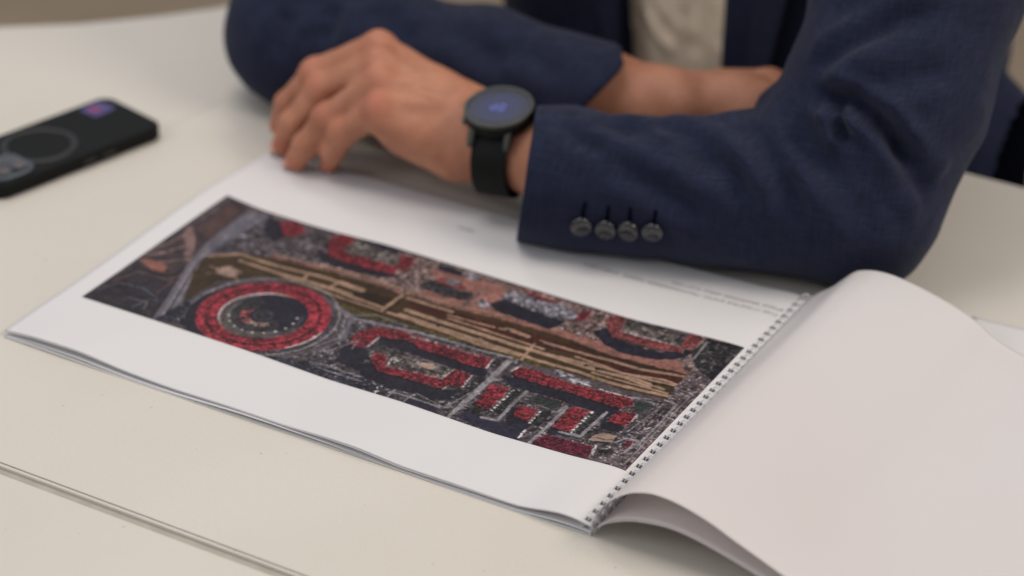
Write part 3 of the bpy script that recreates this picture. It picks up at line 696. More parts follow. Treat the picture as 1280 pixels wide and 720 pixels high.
    ringrow=np.where(np.abs(r-36)<1.0,-0.4,0)+np.where((r>36.9)&(r<38)&(np.sin(th*46)>0.3),-0.3,0)+np.where((r<31)&(n05>.1),-.15,0)
    tex+=np.where(isred,np.where(r<43,ringrow+n1*0.16+n2*0.1+n5*.08,rows),0)
    # parked rows, kerbs, hedges and huts: short strokes along the two street directions
    strk=np.isin(cid,[names.index(n) for n in('greyland','court','darkg','mauve','dkstrip','greyroof','land')])&(r0>43)
    rgb=rgb*(1+tex[...,None]); tex=tex*0
    for _ in range(1900):
        x0=rs.rand()*PW;y0=rs.rand()*PH; a=-0.075 if rs.rand()<0.6 else 1.12+0.2*rs.rand(); L=0.8+rs.rand()**2*6; wd=0.35+rs.rand()*0.55
        dx,dy=math.cos(a),math.sin(a); i0,i1=np.searchsorted(xs,[x0-abs(dx)*L-1,x0+abs(dx)*L+1]); j0,j1=np.searchsorted(ys,[y0-abs(dy)*L-1,y0+abs(dy)*L+1]); q=(slice(i0,i1),slice(j0,j1))
        lx=(X[q]-x0)*dx+(Y[q]-y0)*dy; ly=-(X[q]-x0)*dy+(Y[q]-y0)*dx; m=(np.abs(lx)<L)&(np.abs(ly)<wd/2)&strk[q]
        v=rs.rand(); k=0.5 if v<0.5 else (1.45 if v<0.93 else 2.1); rgb[q][m]=np.clip(rgb[q][m]*k+(18 if k>1.5 else 0),0,215)
    for _ in range(700):
        x0=rs.rand()*PW;y0=rs.rand()*PH; rr=0.6+rs.rand()*1.6; i0,i1=np.searchsorted(xs,[x0-3,x0+3]); j0,j1=np.searchsorted(ys,[y0-3,y0+3]); q=(slice(i0,i1),slice(j0,j1))
        m=(np.hypot(X[q]-x0,Y[q]-y0)+n1[q]*0.7<rr)&strk[q]; rgb[q][m]*=0.6
    def cells(cx_,cy_,ang):
        c_,s_=math.cos(ang),math.sin(ang); u=((X*c_+Y*s_)/cx_+40).astype(int); v=((-X*s_+Y*c_)/cy_+400).astype(int)
        h=(u*73856093^v*19349663)&65535; return np.random.RandomState(5).rand(65536)[h]
    ca,cb,cc=cells(1.5,0.8,-0.075),cells(0.8,1.7,0.12),cells(3.2,2.0,-0.075)
    for cm,lo_,hi_,kl,kh in((cc,0.2,0.86,0.7,1.25),(ca,0.12,0.97,0.62,1.8),(cb,0.10,0.975,0.62,1.8)):
        rgb[strk&(cm<lo_)]*=kl; rgb[strk&(cm>hi_)]=np.minimum(rgb[strk&(cm>hi_)]*kh+10,205)
    isr=np.isin(cid,[names.index(n) for n in('red','redlt','crimson')])&(r0>43)
    rgb[isr&(ca<0.20)]*=0.5; rgb[isr&(cb<0.14)]*=0.5; rgb[isr&(ca>0.90)]=rgb[isr&(ca>0.90)]*0.7+np.array([190,120,122])*0.3
    # sunlit parapets: thin pale broken rims on the right and far sides of the roofs
    e1=isr&~np.roll(isr,-1,0)&(ca>0.35); e2=isr&~np.roll(isr,-1,1)&(cb>0.5); rgb[e1|e2]=rgb[e1|e2]*0.35+np.array([205,192,190])*0.65
    e3=np.zeros_like(isr)
    for k_ in range(1,5): e3|=np.roll(np.roll(isr,-k_,1),-(k_//3),0)
    e3&=~isr&(r>44); rgb[e3]*=0.6
    # cars, trees and glints in the streets and yards
    street=np.isin(cid,[names.index(n) for n in('greyland','court','darkg','mauve','dkstrip','greyroof')])
    sp=(n05>0.78)&(n1>0.15)&street; rgb[sp]=rgb[sp]*0.4+np.array([200,196,194])*0.6
    sp=(n05<-0.7)&(n1<0.0)&street&(X>60); rgb[sp]=rgb[sp]*0.5
    rd=np.isin(cid,[names.index(n) for n in('roadl','road')])&(X>150); sp=rd&(n05>0.86); rgb[sp]=np.array([204,202,200]); sp=rd&(n05<-0.75); rgb[sp]*=0.45
    rgb=rgb*(1+tex[...,None])
    # softer, hazier left part as printed
    rgb=np.clip(rgb,10,235)/255
    bl=lambda a,ax:(np.roll(a,1,ax)+2*a+np.roll(a,-1,ax))/4
    rgb=0.6*rgb+0.4*bl(bl(rgb,0),1)
    lin=np.where(rgb<=0.04045,rgb/12.92,((rgb+0.055)/1.055)**2.4)*1.0
    fr=np.minimum.reduce([X,Y,PW-X,PH-Y]); lin[fr<0.25]*=0.8
    return xs,ys,np.clip(lin,0,0.9)
xs,ys,ink=raster_print(0.42)
X,Y=np.meshgrid(xs+PX0,ys+PY0,indexing='ij'); Z=zpage(X,Y)+0.22
ids=np.arange(X.size).reshape(X.shape)
q=np.stack([ids[:-1,:-1],ids[1:,:-1],ids[1:,1:],ids[:-1,1:]],-1).reshape(-1,4)
pr=mesh_obj('printed_picture',np.stack([X,Y,Z],-1).reshape(-1,3),q,M['print'],book)
at=pr.data.color_attributes.new('ink','FLOAT_COLOR','POINT'); at.data.foreach_set('color',np.concatenate([ink.reshape(-1,3),np.ones((X.size,1))],1).astype(np.float32).ravel())
pr['label']='dark aerial city photo with red roofs and a round red block'
# two caption lines, tiny strokes of grey ink (too small to read in the photograph)
def caption(x_start,y,length,h,seed):
    rs=np.random.RandomState(seed); V=[];F=[]; x=x_start
    def quad(pts):
        b=len(V)
        for px,py in pts: V.append((px,py,float(zpage(px,py))+0.2))
        F.append((b,b+1,b+2,b+3))
    while x>x_start-length:
        if rs.rand()<0.12: x-=h*0.6; continue
        wl=h*(0.45+0.25*rs.rand()); up=h*(1.35 if rs.rand()<0.18 else 1.0); t=h*0.16
        sty=rs.randint(4)
        # glyphs read from the far side of the table, so their tops point to -y
        quad([(x,y),(x-t,y),(x-t,y-up),(x,y-up)])
        if sty!=3: quad([(x-wl,y),(x-wl+t,y),(x-wl+t,y-h),(x-wl,y-h)])
        if sty in(0,1,3): quad([(x-t,y-h+t),(x-wl+(t if sty!=3 else 0),y-h+t),(x-wl+(t if sty!=3 else 0),y-h),(x-t,y-h)])
        if sty in(1,2): quad([(x-t,y),(x-wl+t,y),(x-wl+t,y-t),(x-t,y-t)])
        x-=wl+h*0.28
    return V,F
CAPS=[(407.9, 266.1, 137.4, 3.0, 1),(408.7, 273.5, 81.0, 3.0, 2),(184.8, 265.6, 12.7, 2.6, 3)]
for x,y,l,h,sd in CAPS:
    V,F=caption(x,y,l,h,sd); mesh_obj('caption_line',V,F,M['ink'],book,False)
# turned pages: rising from the wire and curling over to the right
NEARP=np.array([(416.6,3),(416.4,9),(420.2,18.1),(428.2,28.6),(437.7,36.0),(444.9,39.2),(453,41),(464.1,40.6),(476.2,38),(488.3,34),(501.5,28.2),(517.4,21.6),(530,16.4),(545,11),(562,7),(585,4.6),(620,3.6),(700,3.2),(836,3.2)],float)
FARP=np.array([(416.6,3),(416.8,6.5),(423,12),(431,18.5),(438,26),(446,34),(456,37.6),(464,38.5),(474,38),(492,34.6),(513,28.5),(528,22),(541,14),(556,8.5),(575,5),(600,4),(640,3.4),(700,3.2),(836,3.2)],float)
LOWP=np.array([(417.6,1.6),(418.4,5.5),(423.4,10.8),(428.7,15.5),(436,19),(445.7,21.8),(460.2,23.9),(474.7,23.0),(494,18.6),(519,11.4),(540,6),(560,3.4),(590,2.4),(640,2.0),(836,2.0)],float)
LOWF=np.array([(417.6,1.6),(419.2,4),(424,7),(430,12),(438,17),(448,21),(460,23),(474,22),(494,18),(519,11),(540,5.4),(560,3.2),(590,2.4),(640,2.0),(836,2.0)],float)
def curve_of(prof):
    P=prof
    # smooth by Catmull-Rom then arc length
    out=[]
    Q=np.vstack([2*P[0]-P[1],P,2*P[-1]-P[-2]])
    for i in range(1,len(Q)-2):
        for t in np.linspace(0,1,14,endpoint=False):
            out.append(0.5*((2*Q[i])+(-Q[i-1]+Q[i+1])*t+(2*Q[i-1]-5*Q[i]+4*Q[i+1]-Q[i+2])*t*t+(-Q[i-1]+3*Q[i]-3*Q[i+1]+Q[i+2])*t**3))
    out.append(P[-1]); out=np.array(out); s=np.concatenate([[0],np.cumsum(np.linalg.norm(np.diff(out,axis=0),axis=1))])
    return out,s
def turned_sheet(np_,fp,name,dy=0.0,lift=0.0,label=None,ytilt=0.0):
    a,sa=curve_of(np_);b,sb=curve_of(fp)
    us2=np.array(sorted(set(np.round(np.concatenate([[0,1.5,3.5,5.5,7.5],np.linspace(3.5,7.5,3),np.linspace(7.5,150,90),np.linspace(150,418,50)]),3))))
    def pos(Uu,Yy):
        t=np.clip(Yy/297,-0.1,1.1); 
        ts=t*t*(3-2*t)*0.35+t*0.65
        xa=np.interp(Uu,sa,a[:,0]);za=np.interp(Uu,sa,a[:,1]);xb=np.interp(Uu,sb,b[:,0]);zb=np.interp(Uu,sb,b[:,1])
        x=xa*(1-ts)+xb*ts; z=za*(1-ts)+zb*ts
        wv=np.clip((Uu-30)/120,0,1)
        z=z+0.7*np.sin(Yy/48+Uu/60+dy)*wv+0.4*np.sin(Yy/21-Uu/33)*wv+lift*wv
        return np.stack([x,Yy+dy+ytilt*wv*(Uu/400),z],-1)
    o=solid_sheet(us2,axis_y([20.0*i+10 for i in range(0)]),pos,holemask(us2,axis_y(),3.5,7.5),0.22,name,M['paper_turned'],book)
    if label: o['label']=label
turned_sheet(NEARP,FARP,'turned_page',label='top turned page curling high over to the right')
turned_sheet(LOWP,LOWF,'turned_page',label='lower turned page under the arch')
def shifted(p,dz,dx=0): q=p.copy(); q[3:,1]=np.maximum(q[3:,1]+dz,0.5); q[2:,0]+=dx; return q
turned_sheet(shifted(LOWP,-0.8,0.3),shifted(LOWF,-0.8,0.3),'turned_page')
turned_sheet(shifted(LOWP,-1.5,0.7),shifted(LOWF,-1.5,0.7),'turned_page')
# twin wire loops
def tube(path,r,ns=8,closed=False):
    path=np.array(path,float); n=len(path); V=[];F=[]
    for i in range(n):
        t=path[(i+1)%n if closed else min(i+1,n-1)]-path[(i-1) if (closed or i>0) else 0]; t/=np.linalg.norm(t)
        a=np.cross(t,[0,1,0.13]); a/=np.linalg.norm(a); b=np.cross(t,a)
        for k in range(ns):
            ang=2*math.pi*k/ns; V.append(path[i]+r*(a*math.cos(ang)+b*math.sin(ang)))
    m=n if closed else n-1
    for i in range(m):
        for k in range(ns): F.append((i*ns+k,i*ns+(k+1)%ns,((i+1)%n)*ns+(k+1)%ns,((i+1)%n)*ns+k))
    if not closed: F.append(tuple(range(ns))[::-1]); F.append(tuple((n-1)*ns+k for k in range(ns)))
    return V,F
def loop_mesh():
    V=[];F=[]
    for dy in(-0.85,0.85):
        ang=np.linspace(math.radians(-60),math.radians(300),26)
        pth=[(415.6+3.7*math.cos(a),dy*(0.55+0.45*math.sin(min(math.pi,max(0,(a+1.05)/6.28*math.pi)))),5.6+4.6*math.sin(a)) for a in ang]
        v,f=tube(pth,0.33,6); b=len(V); V+=list(v); F+=[tuple(i+b for i in ff) for ff in f]
    return V,F
V,F=loop_mesh()
lp=mesh_obj('wire_loop',[(v[0],v[1],max(v[2],0.6)) for v in V],F,M['wire'],book); lp.location=(0,HY[0]*SC,0)
for h in HY[1:]:
    c=lp.copy(); COL.objects.link(c); c.parent=book; c.location=(0,h*SC,0)
# loose sheet peeking out behind the turned pages
xs2=np.linspace(0,300,60); ys2=np.linspace(0,90,20)
def loosep(Uu,Yy):
    x=507+Uu*0.995+Yy*0.06; y=250+Yy*0.98+Uu*0.03; z=0.35+1.0*np.exp(-((Uu-40)/30)**2)*np.clip(Yy/90,0,1)+0*Uu
    return np.stack([x,y,z],-1)
lo=solid_sheet(xs2,ys2,loosep,np.zeros((59,19),bool),0.22,'paper_sheet',M['paper'],None); tag(lo,'loose white sheet peeking out behind the turned pages at the right edge','sheet')
# ------------------------------------------------------------------ phone
def rrect(cx,cy,w,h,r,ang,n=8):
    pts=[]
    for sx,sy,a0 in((1,1,0),(-1,1,90),(-1,-1,180),(1,-1,270)):
        for k in range(n+1):
            a=math.radians(a0+90*k/n); pts.append((sx*(w/2-r)+r*math.cos(a),sy*(h/2-r)+r*math.sin(a)))
    c,s=math.cos(ang),math.sin(ang)
    return [(cx+x*c-y*s,cy+x*s+y*c) for x,y in pts]
PA=math.atan2(128,33)          # direction of the phone's long side
ex=np.array([math.cos(PA),math.sin(PA)]); ey=np.array([-ex[1],ex[0]])
PW_,PL_=68.0,146.0
corner=np.array([-82.0,276.0])  # far right corner on the table
pc=corner-ex*PL_/2+ey*PW_/2
def ploc(a,b): return tuple(pc+ex*a+ey*b)
phone=thing('phone','black phone in a thick black case lying face down at the left of the table','phone')
V,F=prism(rrect(pc[0],pc[1],PL_,PW_,11,PA),0.3,11.5); o=mesh_obj('case',V,F,M['phone_case'],phone); bevel(o,2.2,4)
def disc_ring(cx,cy,r0,r1,z0,z1,n=64):
    V=[];F=[]
    for r,z in((r0,z0),(r1,z0),(r1,z1),(r0,z1)):
        for k in range(n): a=2*math.pi*k/n; V.append((cx+r*math.cos(a),cy+r*math.sin(a),z))
    for j in range(4):
        for k in range(n): F.append((j*n+k,j*n+(k+1)%n,((j+1)%4)*n+(k+1)%n,((j+1)%4)*n+k))
    return V,F
c0=ploc(-13,0); V,F=disc_ring(c0[0],c0[1],22.5,27.5,11.2,11.9); mesh_obj('magnet_ring',V,F,M['phone_ring'],phone)
cb=ploc(-52,-14); V,F=prism(rrect(cb[0],cb[1],33,33,9,PA),11.4,14.2); o=mesh_obj('camera_frame',V,F,M['phone_bump'],phone); bevel(o,1.0,3)
V,F=prism(rrect(cb[0],cb[1],28,28,7,PA),14.1,14.5); o=mesh_obj('camera_glass',V,F,M['glass_dark'],phone)
for a,b in((-44.5,-20.5),(-58,-8),(-58,-21)):
    q=ploc(a,b); V,F=disc_ring(q[0],q[1],4.2,6.0,14.45,15.6,40); ln=mesh_obj('lens',V,F,M['phone_bump'],phone)
    V,F=prism([(q[0]+4.4*math.cos(t),q[1]+4.4*math.sin(t)) for t in np.linspace(0,2*math.pi,32,endpoint=False)],14.45,15.1); mesh_obj('lens_glass',V,F,M['glass_brown'],ln,False)
q=ploc(53,19); V,F=prism(rrect(q[0],q[1],20,18,2,PA+0.1),11.45,11.66); st=mesh_obj('sticker',V,F,M['sticker_violet'],phone,False); st['label']='small violet sticker with a red mark'
q=ploc(51,20); V,F=prism(rrect(q[0],q[1],7,8,2,PA+0.6),11.6,11.74); mesh_obj('sticker_mark',V,F,M['sticker_red'],st,False)
for a,l in((22,11),(5,11)):
    q=ploc(a,-PW_/2-0.2); V,F=prism(rrect(q[0],q[1],l,1.6,0.7,PA),4.6,7.4); mesh_obj('side_button',V,F,M['phone_ring'],phone,False)
# ------------------------------------------------------------------ the person
person=thing('person','person in a navy suit jacket and beige shirt, arms folded on the table','person')
Lw=np.array([170,311,49.0]); Lelb=np.array([408,356,54.0]); Lsh=np.array([392,600,335.0])
Rw=np.array([248,418,50.0]); Relb=np.array([-40,388,50.0]); Rsh=np.array([-12,610,335.0])
FING={'index':[(66.4,332.7,85),(22.1,318.5,60),(4.2,308.3,36),(-5,311,16)],
 'middle':[(78.1,315.2,82),(35.6,305.2,55),(19.4,291.8,31.5),(11.3,290.6,13)],
 'ring':[(88.9,298.3,76),(52.8,287.0,45.6),(39.9,278.1,25),(31.5,277.6,11.6)],
 'pinky':[(98.2,282.3,64.5),(71.0,279.3,42.3),(60.5,281.0,25),(53.3,287,11.2)]}
def person_sdf():
    s=SDF()
    # torso, neck, head
    s.ell((190,700,60),(150,95,240),40); s.ell((190,690,250),(175,90,110),50)
    s.cone((190,690,330),(190,650,430),60,52,30); s.ell((190,625,515),(72,92,105),24); s.ell((190,580,462),(50,52,50),30)
    s.cone((190,532,520),(190,520,492),8,13,10); s.ell((190,545,452),(24,14,10),8)
    for sx in(-1,1):
        s.ell((190+sx*32,545,522),(16,10,9),8); s.ell((190+sx*76,632,505),(8,18,30),6)
    # legs as one body
    for sx in(-1,1):
        s.cone((190+sx*85,700,-190),(190+sx*95,420,-200),78,60,40); s.cone((190+sx*95,420,-200),(190+sx*95,400,-640),56,40,20); s.cone((190+sx*95,420,-690),(190+sx*95,300,-705),36,28,20)
    # arms
    s.cone(Lsh,Lelb,50,38,20); s.cone(Lelb,(235,306,46),38,29,20); s.cone((235,306,46),Lw,28,25.5,12)
    s.cone(Rsh,Relb,52,42,20); s.cone(Relb,(200,408,52),42,31,20); s.cone((200,408,52),Rw,30,27,12)
    # left hand: wrist to palm
    w1=np.array([150,312,52.0])
    s.cone(Lw,w1,25.5,25,10)
    for nme,r0,rw,oy in(('index',12.5,14,14),('middle',12.5,15,6),('ring',12,15,-4),('pinky',11.5,14,-13)):
        a=np.array(FING[nme][0],float); b=w1+np.array([2,oy,(-oy)*-0.35+ (2 if oy>0 else -6)])
        s.cone(b,a+np.array([4,0,-5]),rw,r0+1,14)
    s.ell((120,318,54),(36,24,26),12)
    s.cone((150,298,38),(112,292,46),16,14,14)      # heel on the little-finger side
    rad={'index':(11.8,10.6,9.2,8.0),'middle':(12.0,10.8,9.4,8.2),'ring':(11.6,10.4,9.0,7.9),'pinky':(10.6,9.2,8.0,7.1)}
    for nme,j in FING.items():
        r=rad[nme]; s.chain([(np.array(p,float),q) for p,q in zip(j,r)],4.0)
        p0,p1,p2,p3=[np.array(p,float) for p in j]
        up=np.array([-0.25,-0.1,0.95])
        s.ell(p0+up*3.2,(8.5,8.0,7.5),7)                       # knuckle
        out=(p1-(p0+p2)/2); out/=max(np.linalg.norm(out),1e-6); s.ell(p1+out*1.2,(r[1]*0.9,)*3,6)
        out=(p2-(p1+p3)/2); out/=max(np.linalg.norm(out),1e-6); s.ell(p2+out*1.0,(r[2]*0.9,)*3,3)
        s.cone(p0+up*6.0,w1+np.array([-4,(p0[1]-308)*0.30,21]),1.6,1.2,9)   # extensor tendon
    # web between the fingers
    fs=list(FING.values())
    for a,b in zip(fs,fs[1:]):
        m0=(np.array(a[0])*0.72+np.array(a[1])*0.28+np.array(b[0])*0.72+np.array(b[1])*0.28)/2+np.array([0,0,-4.0]); s.ell(m0,(9,8,8),6)
    # thumb, reaching forward under the index finger
    s.cone((146,334,50),(112,352,40),16,13.5,12); s.chain([(np.array([112,352,40.]),13.5),(np.array([78,356,28.]),11),(np.array([50,350,15.]),9.2)],4)
    # right hand tucked in the crook of the left arm
    s.cone(Rw,(262,420,52),27,26,10); s.ell((300,436,56),(44,26,24),12,None)
    for i,(dx,dy,dz) in enumerate(((0,26,14),(4,10,20),(4,-6,18),(0,-20,10))):
        a=np.array([322,444,54.])+np.array([dx,dy*0.7,dz*0.5]); s.chain([(a,11),(a+np.array([38,8,4.]),9.5),(a+np.array([60,12,-8.]),8.6),(a+np.array([72,14,-24.]),7.6)],4)
    s.chain([(np.array([275,452,58.]),14),(np.array([305,470,60.]),11.5),(np.array([330,482,52.]),9.5)],6)
    return s
ps=person_sdf()
xs=axis_fine(-110,500,7,[(-20,190,1.8),(190,420,4)]); ys=axis_fine(240,830,7,[(250,372,1.8),(372,500,4)]); zs=axis_fine(-750,650,8,[(0,112,1.8),(-30,0,5)])
V,F=ps.mesh(xs,ys,zs)
N=vertex_normals(V,F)
hand=np.exp(-np.maximum(0,np.linalg.norm((V-np.array([80,305,50]))/np.array([110,70,70]),axis=1)-0.8)*6)
V=V+N*(vnoise(V,9,4)*0.35*hand)[:,None]
# wrinkles across the finger joints
for nme,j in FING.items():
    for i in(1,2):
        p=np.array(j[i]); ax=np.array(j[i+1])-np.array(j[i-1]); ax=ax/np.linalg.norm(ax); rr=np.linalg.norm(V-p,axis=1); t=(V-p)@ax
        V=V-N*(0.35*np.exp(-(rr/13)**4)*np.cos(t*2*math.pi/3.4))[:,None]*(N[:,2:3]>0.0)
# veins on the back of the hand
V=folds(V,N,[([(140,300,74),(118,296,80),(104,290,80)],-0.9,1.8),([(142,318,77),(120,318,84),(100,308,88)],-0.8,1.8)])
body=mesh_obj('body',V,F,M['skin'],person)
fl_=np.zeros(len(V))
for nme,j in FING.items():
    for i,(rr,am) in enumerate(((10,0.45 if nme=='pinky' else 0.22),(9,0.30),(7,0.22),(9,0.5))):
        fl_=np.maximum(fl_,am*np.exp(-(np.linalg.norm(V-(np.array(j[i])+np.array([-1,-3,6 if i<2 else 0])),axis=1)/rr)**2))
at=body.data.attributes.new('flush','FLOAT','POINT'); at.data.foreach_set('value',fl_.astype(np.float32))
# fingernails
def nail(tip,prev,w,outv):
    tip=np.array(tip,float);prev=np.array(prev,float); ax=tip-prev; ax/=np.linalg.norm(ax); out=np.array(outv,float); out-=ax*(out@ax); out/=np.linalg.norm(out); sd=np.cross(ax,out); V=[];F=[];n=9;m=7
    for i in range(n):
        for k in range(m):
            u=(i/(n-1)-0.5)*2; v=(k/(m-1)-0.5)*2; wid=w*(1-0.25*max(0,abs(u)-0.4)); a=v*0.95
            V.append(tip+ax*(u*w*0.95+1.5)+sd*(math.sin(a)*wid)+out*(math.cos(a)*w*0.98+0.35+w*0.06))
    for i in range(n-1):
        for k in range(m-1): F.append((i*m+k,i*m+k+1,(i+1)*m+k+1,(i+1)*m+k))
    return V,F
M['nail']=simple('fingernail',srgb(205,150,130),0.3)
for nme,wd in(('middle',7.2),('ring',7.0),('pinky',6.2)):
    j=FING[nme]; V_,F_=nail(j[3],j[2],wd,(-0.85,-0.35,0.15)); mesh_obj('fingernail',V_,F_,M['nail'],body)
# hair cap and eyes
hs=SDF(); hs.ell((190,640,535),(82,98,98),10); hs.cut((190,575,515),(0,-0.75,-0.65),8)
V,F=hs.mesh(np.arange(90,290,6.),np.arange(520,760,6.),np.arange(420,650,6.)); V=V+vertex_normals(V,F)*(vnoise(V,12,8)*2.5)[:,None]; mesh_obj('hair',V,F,M['hair'],body)
M['eye']=simple('eye_white',(0.7,0.68,0.65),0.2); M['iris']=simple('eye_iris',(0.05,0.03,0.02),0.2)
for sx in(-1,1):
    for nm,c,r,mt in(('eye',(190+sx*32,538,520),11,M['eye']),):
        V=[];F=[]
        for i in range(9):
            for k in range(14):
                a=math.pi*i/8;b=2*math.pi*k/14;V.append((c[0]+r*math.sin(a)*math.cos(b),c[1]-r*0.9*math.cos(a),c[2]+r*0.7*math.sin(a)*math.sin(b)))
        for i in range(8):
            for k in range(14): F.append((i*14+k,i*14+(k+1)%14,(i+1)*14+(k+1)%14,(i+1)*14+k))
        e=mesh_obj(nm,V,F,mt,body)
# ---------------- jacket (one garment: two sleeves, torso with open front)
def sleeve_left():
    s=SDF()
    s.chain([(np.array([196,281,45.]),45.5),(np.array([243,298,45.]),45.5),(np.array([286,309,46.]),44.5),(np.array([337,325,48.]),46.5),(np.array([372,339,53.]),52),(np.array([418,352,56.]),53)],14)
    s.ell((357,388,84),(26,24,20),14)
    s.chain([(np.array([418,354,57.]),53),(np.array([420,394,110.]),63),(np.array([414,450,175.]),66),(np.array([395,585,325.]),80)],24)
    s.ell((430,344,30),(34,26,28),22)
    s.cut((213,284,46),(-0.903,-0.415,0.112),1.2,(206,297,51,90))
    s.subcone((150,270,45),(262,302,46),40.5,38,3)
    s.cut((0,0,0.6),(0,0,-1),3.0)
    return s
def sleeve_right():
    s=SDF()
    s.chain([(np.array([206,402,50.]),43),(np.array([110,398,50.]),46),(np.array([30,392,50.]),48),(np.array([-42,386,47.]),46)],16)
    s.chain([(np.array([-42,386,47.]),46),(np.array([-45,430,110.]),56),(np.array([-30,500,200.]),66),(np.array([-12,600,325.]),80)],24)
    s.cut((201,401,50),(0.80,0.06,-0.60),1.2,(206,402,50,85))
    s.subcone((270,420,52),(165,402,50),38,38,3)
    s.cut((0,0,0.6),(0,0,-1),3.0)
    return s
def torso_jacket():
    s=SDF()
    s.ell((190,712,40),(205,135,270),40); s.ell((190,705,270),(225,120,110),60); s.cone((190,690,330),(190,680,380),75,66,30)
    s.ell((190,720,-200),(215,160,120),50); s.ell((78,665,60),(95,85,260),40); s.ell((302,665,60),(95,85,260),40); s.ell((395,640,-70),(75,60,95),30)
    # hollow, open down the front
    s.ell((190,712,60),(175,118,330),6,None,True)
    s.subcone((166,540,-330),(166,560,120),56,54,4); s.subcone((166,560,100),(186,590,345),54,74,6)
    return s
jk=thing('jacket_dummy','x','x') if False else None
sl=sleeve_left(); V,F=sl.mesh(np.arange(140,540,2.0),np.concatenate([np.arange(225,520,2.0),np.arange(520,690,5.)]),np.concatenate([np.arange(-3,200,2.0),np.arange(200,430,6.)]))
FOLD_L=[([(388.2, 337.0, 132.8), (403.7, 330.5, 132.5), (420.5, 329.1, 134.0), (437.4, 328.9, 127.7), (447.3, 329.1, 119.1), (456.6, 330.2, 107.1), (467.5, 336.0, 93.4)], 12, 6.0), ([(407.6, 328.4, 129.9), (414.2, 324.6, 123.6), (421.5, 319.6, 113.6), (424.9, 317.5, 109.8)], 9, 4.4), ([(386.8, 339.5, 135.9), (398.6, 344.6, 153.4), (415.3, 353.5, 167.8), (435.0, 368.4, 179.3), (462.6, 392.1, 184.5)], 6, 7), ([(410.8, 331.9, 138.2), (434.9, 337.2, 145.9), (455.1, 351.7, 152.2), (473.1, 374.2, 151.6)], 5.4, 8), ([(446.4, 328.6, 119.1), (463.8, 331.5, 94.4), (475.1, 342.8, 72.5)], 6.5, 9), ([(377.2, 331.2, 114.4), (400.3, 312.7, 102.6), (427.2, 303.9, 88.2), (445.6, 302.7, 71.1), (456.2, 308.4, 48.5)], 6.5, 9), ([(349.1, 326.8, 103.3), (376.5, 305.1, 96.8), (396.3, 294.6, 81.1), (413.5, 291.5, 55.8)], 5.6, 8), ([(321.3, 314.2, 95.7), (340.8, 298.1, 90.4), (362.7, 289.2, 80.1), (382.6, 285.3, 61.4)], 5.4, 7), ([(283.5, 308.5, 94.2), (308.1, 306.0, 92.9), (332.0, 293.3, 87.3), (354.7, 283.5, 71.8)], 6.5, 8), ([(257.9, 295.6, 93.0), (285.2, 294.1, 91.9), (310.9, 289.7, 86.1), (325.8, 283.7, 78.3)], 4.6, 7), ([(279.5, 272.5, 79.4), (303.5, 271.8, 71.7), (330.8, 275.5, 63.1), (358.5, 279.0, 45.9)], 3.8, 8), ([(237.3, 284.2, 92.5), (254.7, 274.4, 86.6), (277.4, 276.2, 83.1)], 3.4, 6), ([(424.9, 317.5, 109.8), (441.9, 313.0, 93.8), (459.1, 314.8, 75.0), (467.3, 320.3, 51.9)], 5.4, 9)]
FOLD_R=[([(-24.2, 352.5, 87.2), (-23.4, 342.5, 72.3), (-24.5, 335.9, 52.5)], 4, 8), ([(7.7, 367.2, 94.1), (13.2, 353.2, 83.1), (8.6, 344.0, 66.8)], 5, 8), ([(97.0, 375.0, 94.3), (128.2, 366.7, 86.4), (155.1, 365.0, 78.3)], 4, 9), ([(145.9, 380.6, 91.4), (176.4, 372.2, 83.7), (191.9, 367.4, 77.2)], 3, 8), ([(35.2, 366.9, 95.4), (57.1, 364.1, 89.2), (81.0, 357.8, 78.6)], 4, 10)]
N=vertex_normals(V,F)
msk=np.clip((V[:,0]-215)/40,0,1)
V=V+N*((vnoise(V@np.array([[1,0.5,0],[-0.5,1,0],[0.5,0,0.8]]),34,5)*2.8+vnoise(V,16,6)*0.7)*msk*(V[:,2]>6))[:,None]
V=folds(V,N,FOLD_L); V[:,2]=np.maximum(V[:,2],0.5)
jacket=mesh_obj('jacket',V,F,M['suit'],person)
SLV=V.copy(); SLN=vertex_normals(V,F)
sr=sleeve_right(); V,F=sr.mesh(np.arange(-130,260,3.2),np.arange(320,700,3.2),np.concatenate([np.arange(-3,200,3.2),np.arange(200,430,6.)]))
N=vertex_normals(V,F)
msk=np.clip((195-V[:,0])/40,0,1)
V=V+N*((vnoise(V*np.array([1,1,0.6]),40,15)*2.6+vnoise(V,18,16)*0.7)*msk*(V[:,2]>6))[:,None]
V=folds(V,N,FOLD_R); V[:,2]=np.maximum(V[:,2],0.5)
rsleeve=(V,F)
tj=torso_jacket(); V2,F2=tj.mesh(np.arange(-60,440,6.),np.arange(550,880,6.),np.arange(-330,420,6.))
V2=V2+vertex_normals(V2,F2)*(vnoise(V2,60,25)*5+vnoise(V2,25,26)*1.5)[:,None]
# join both into the jacket mesh so that it stays one garment
def join_mesh(o,parts):
    me=o.data; Va=np.empty(len(me.vertices)*3,np.float32); me.vertices.foreach_get('co',Va); Va=Va.reshape(-1,3)
    Fa=np.empty(len(me.loops),np.int32); me.loops.foreach_get('vertex_index',Fa); Fa=Fa.reshape(-1,4)
    Vs=[Va];Fs=[Fa];n=len(Va)
    for v,f in parts: Vs.append(v*SC);Fs.append(f+n);n+=len(v)
    t=mesh_obj('jacket',np.concatenate(Vs)/1.0,np.concatenate(Fs),M['suit'],None,True,1.0)
    o.data=t.data; bpy.data.objects.remove(t)
join_mesh(jacket,[rsleeve,(V2,F2)])
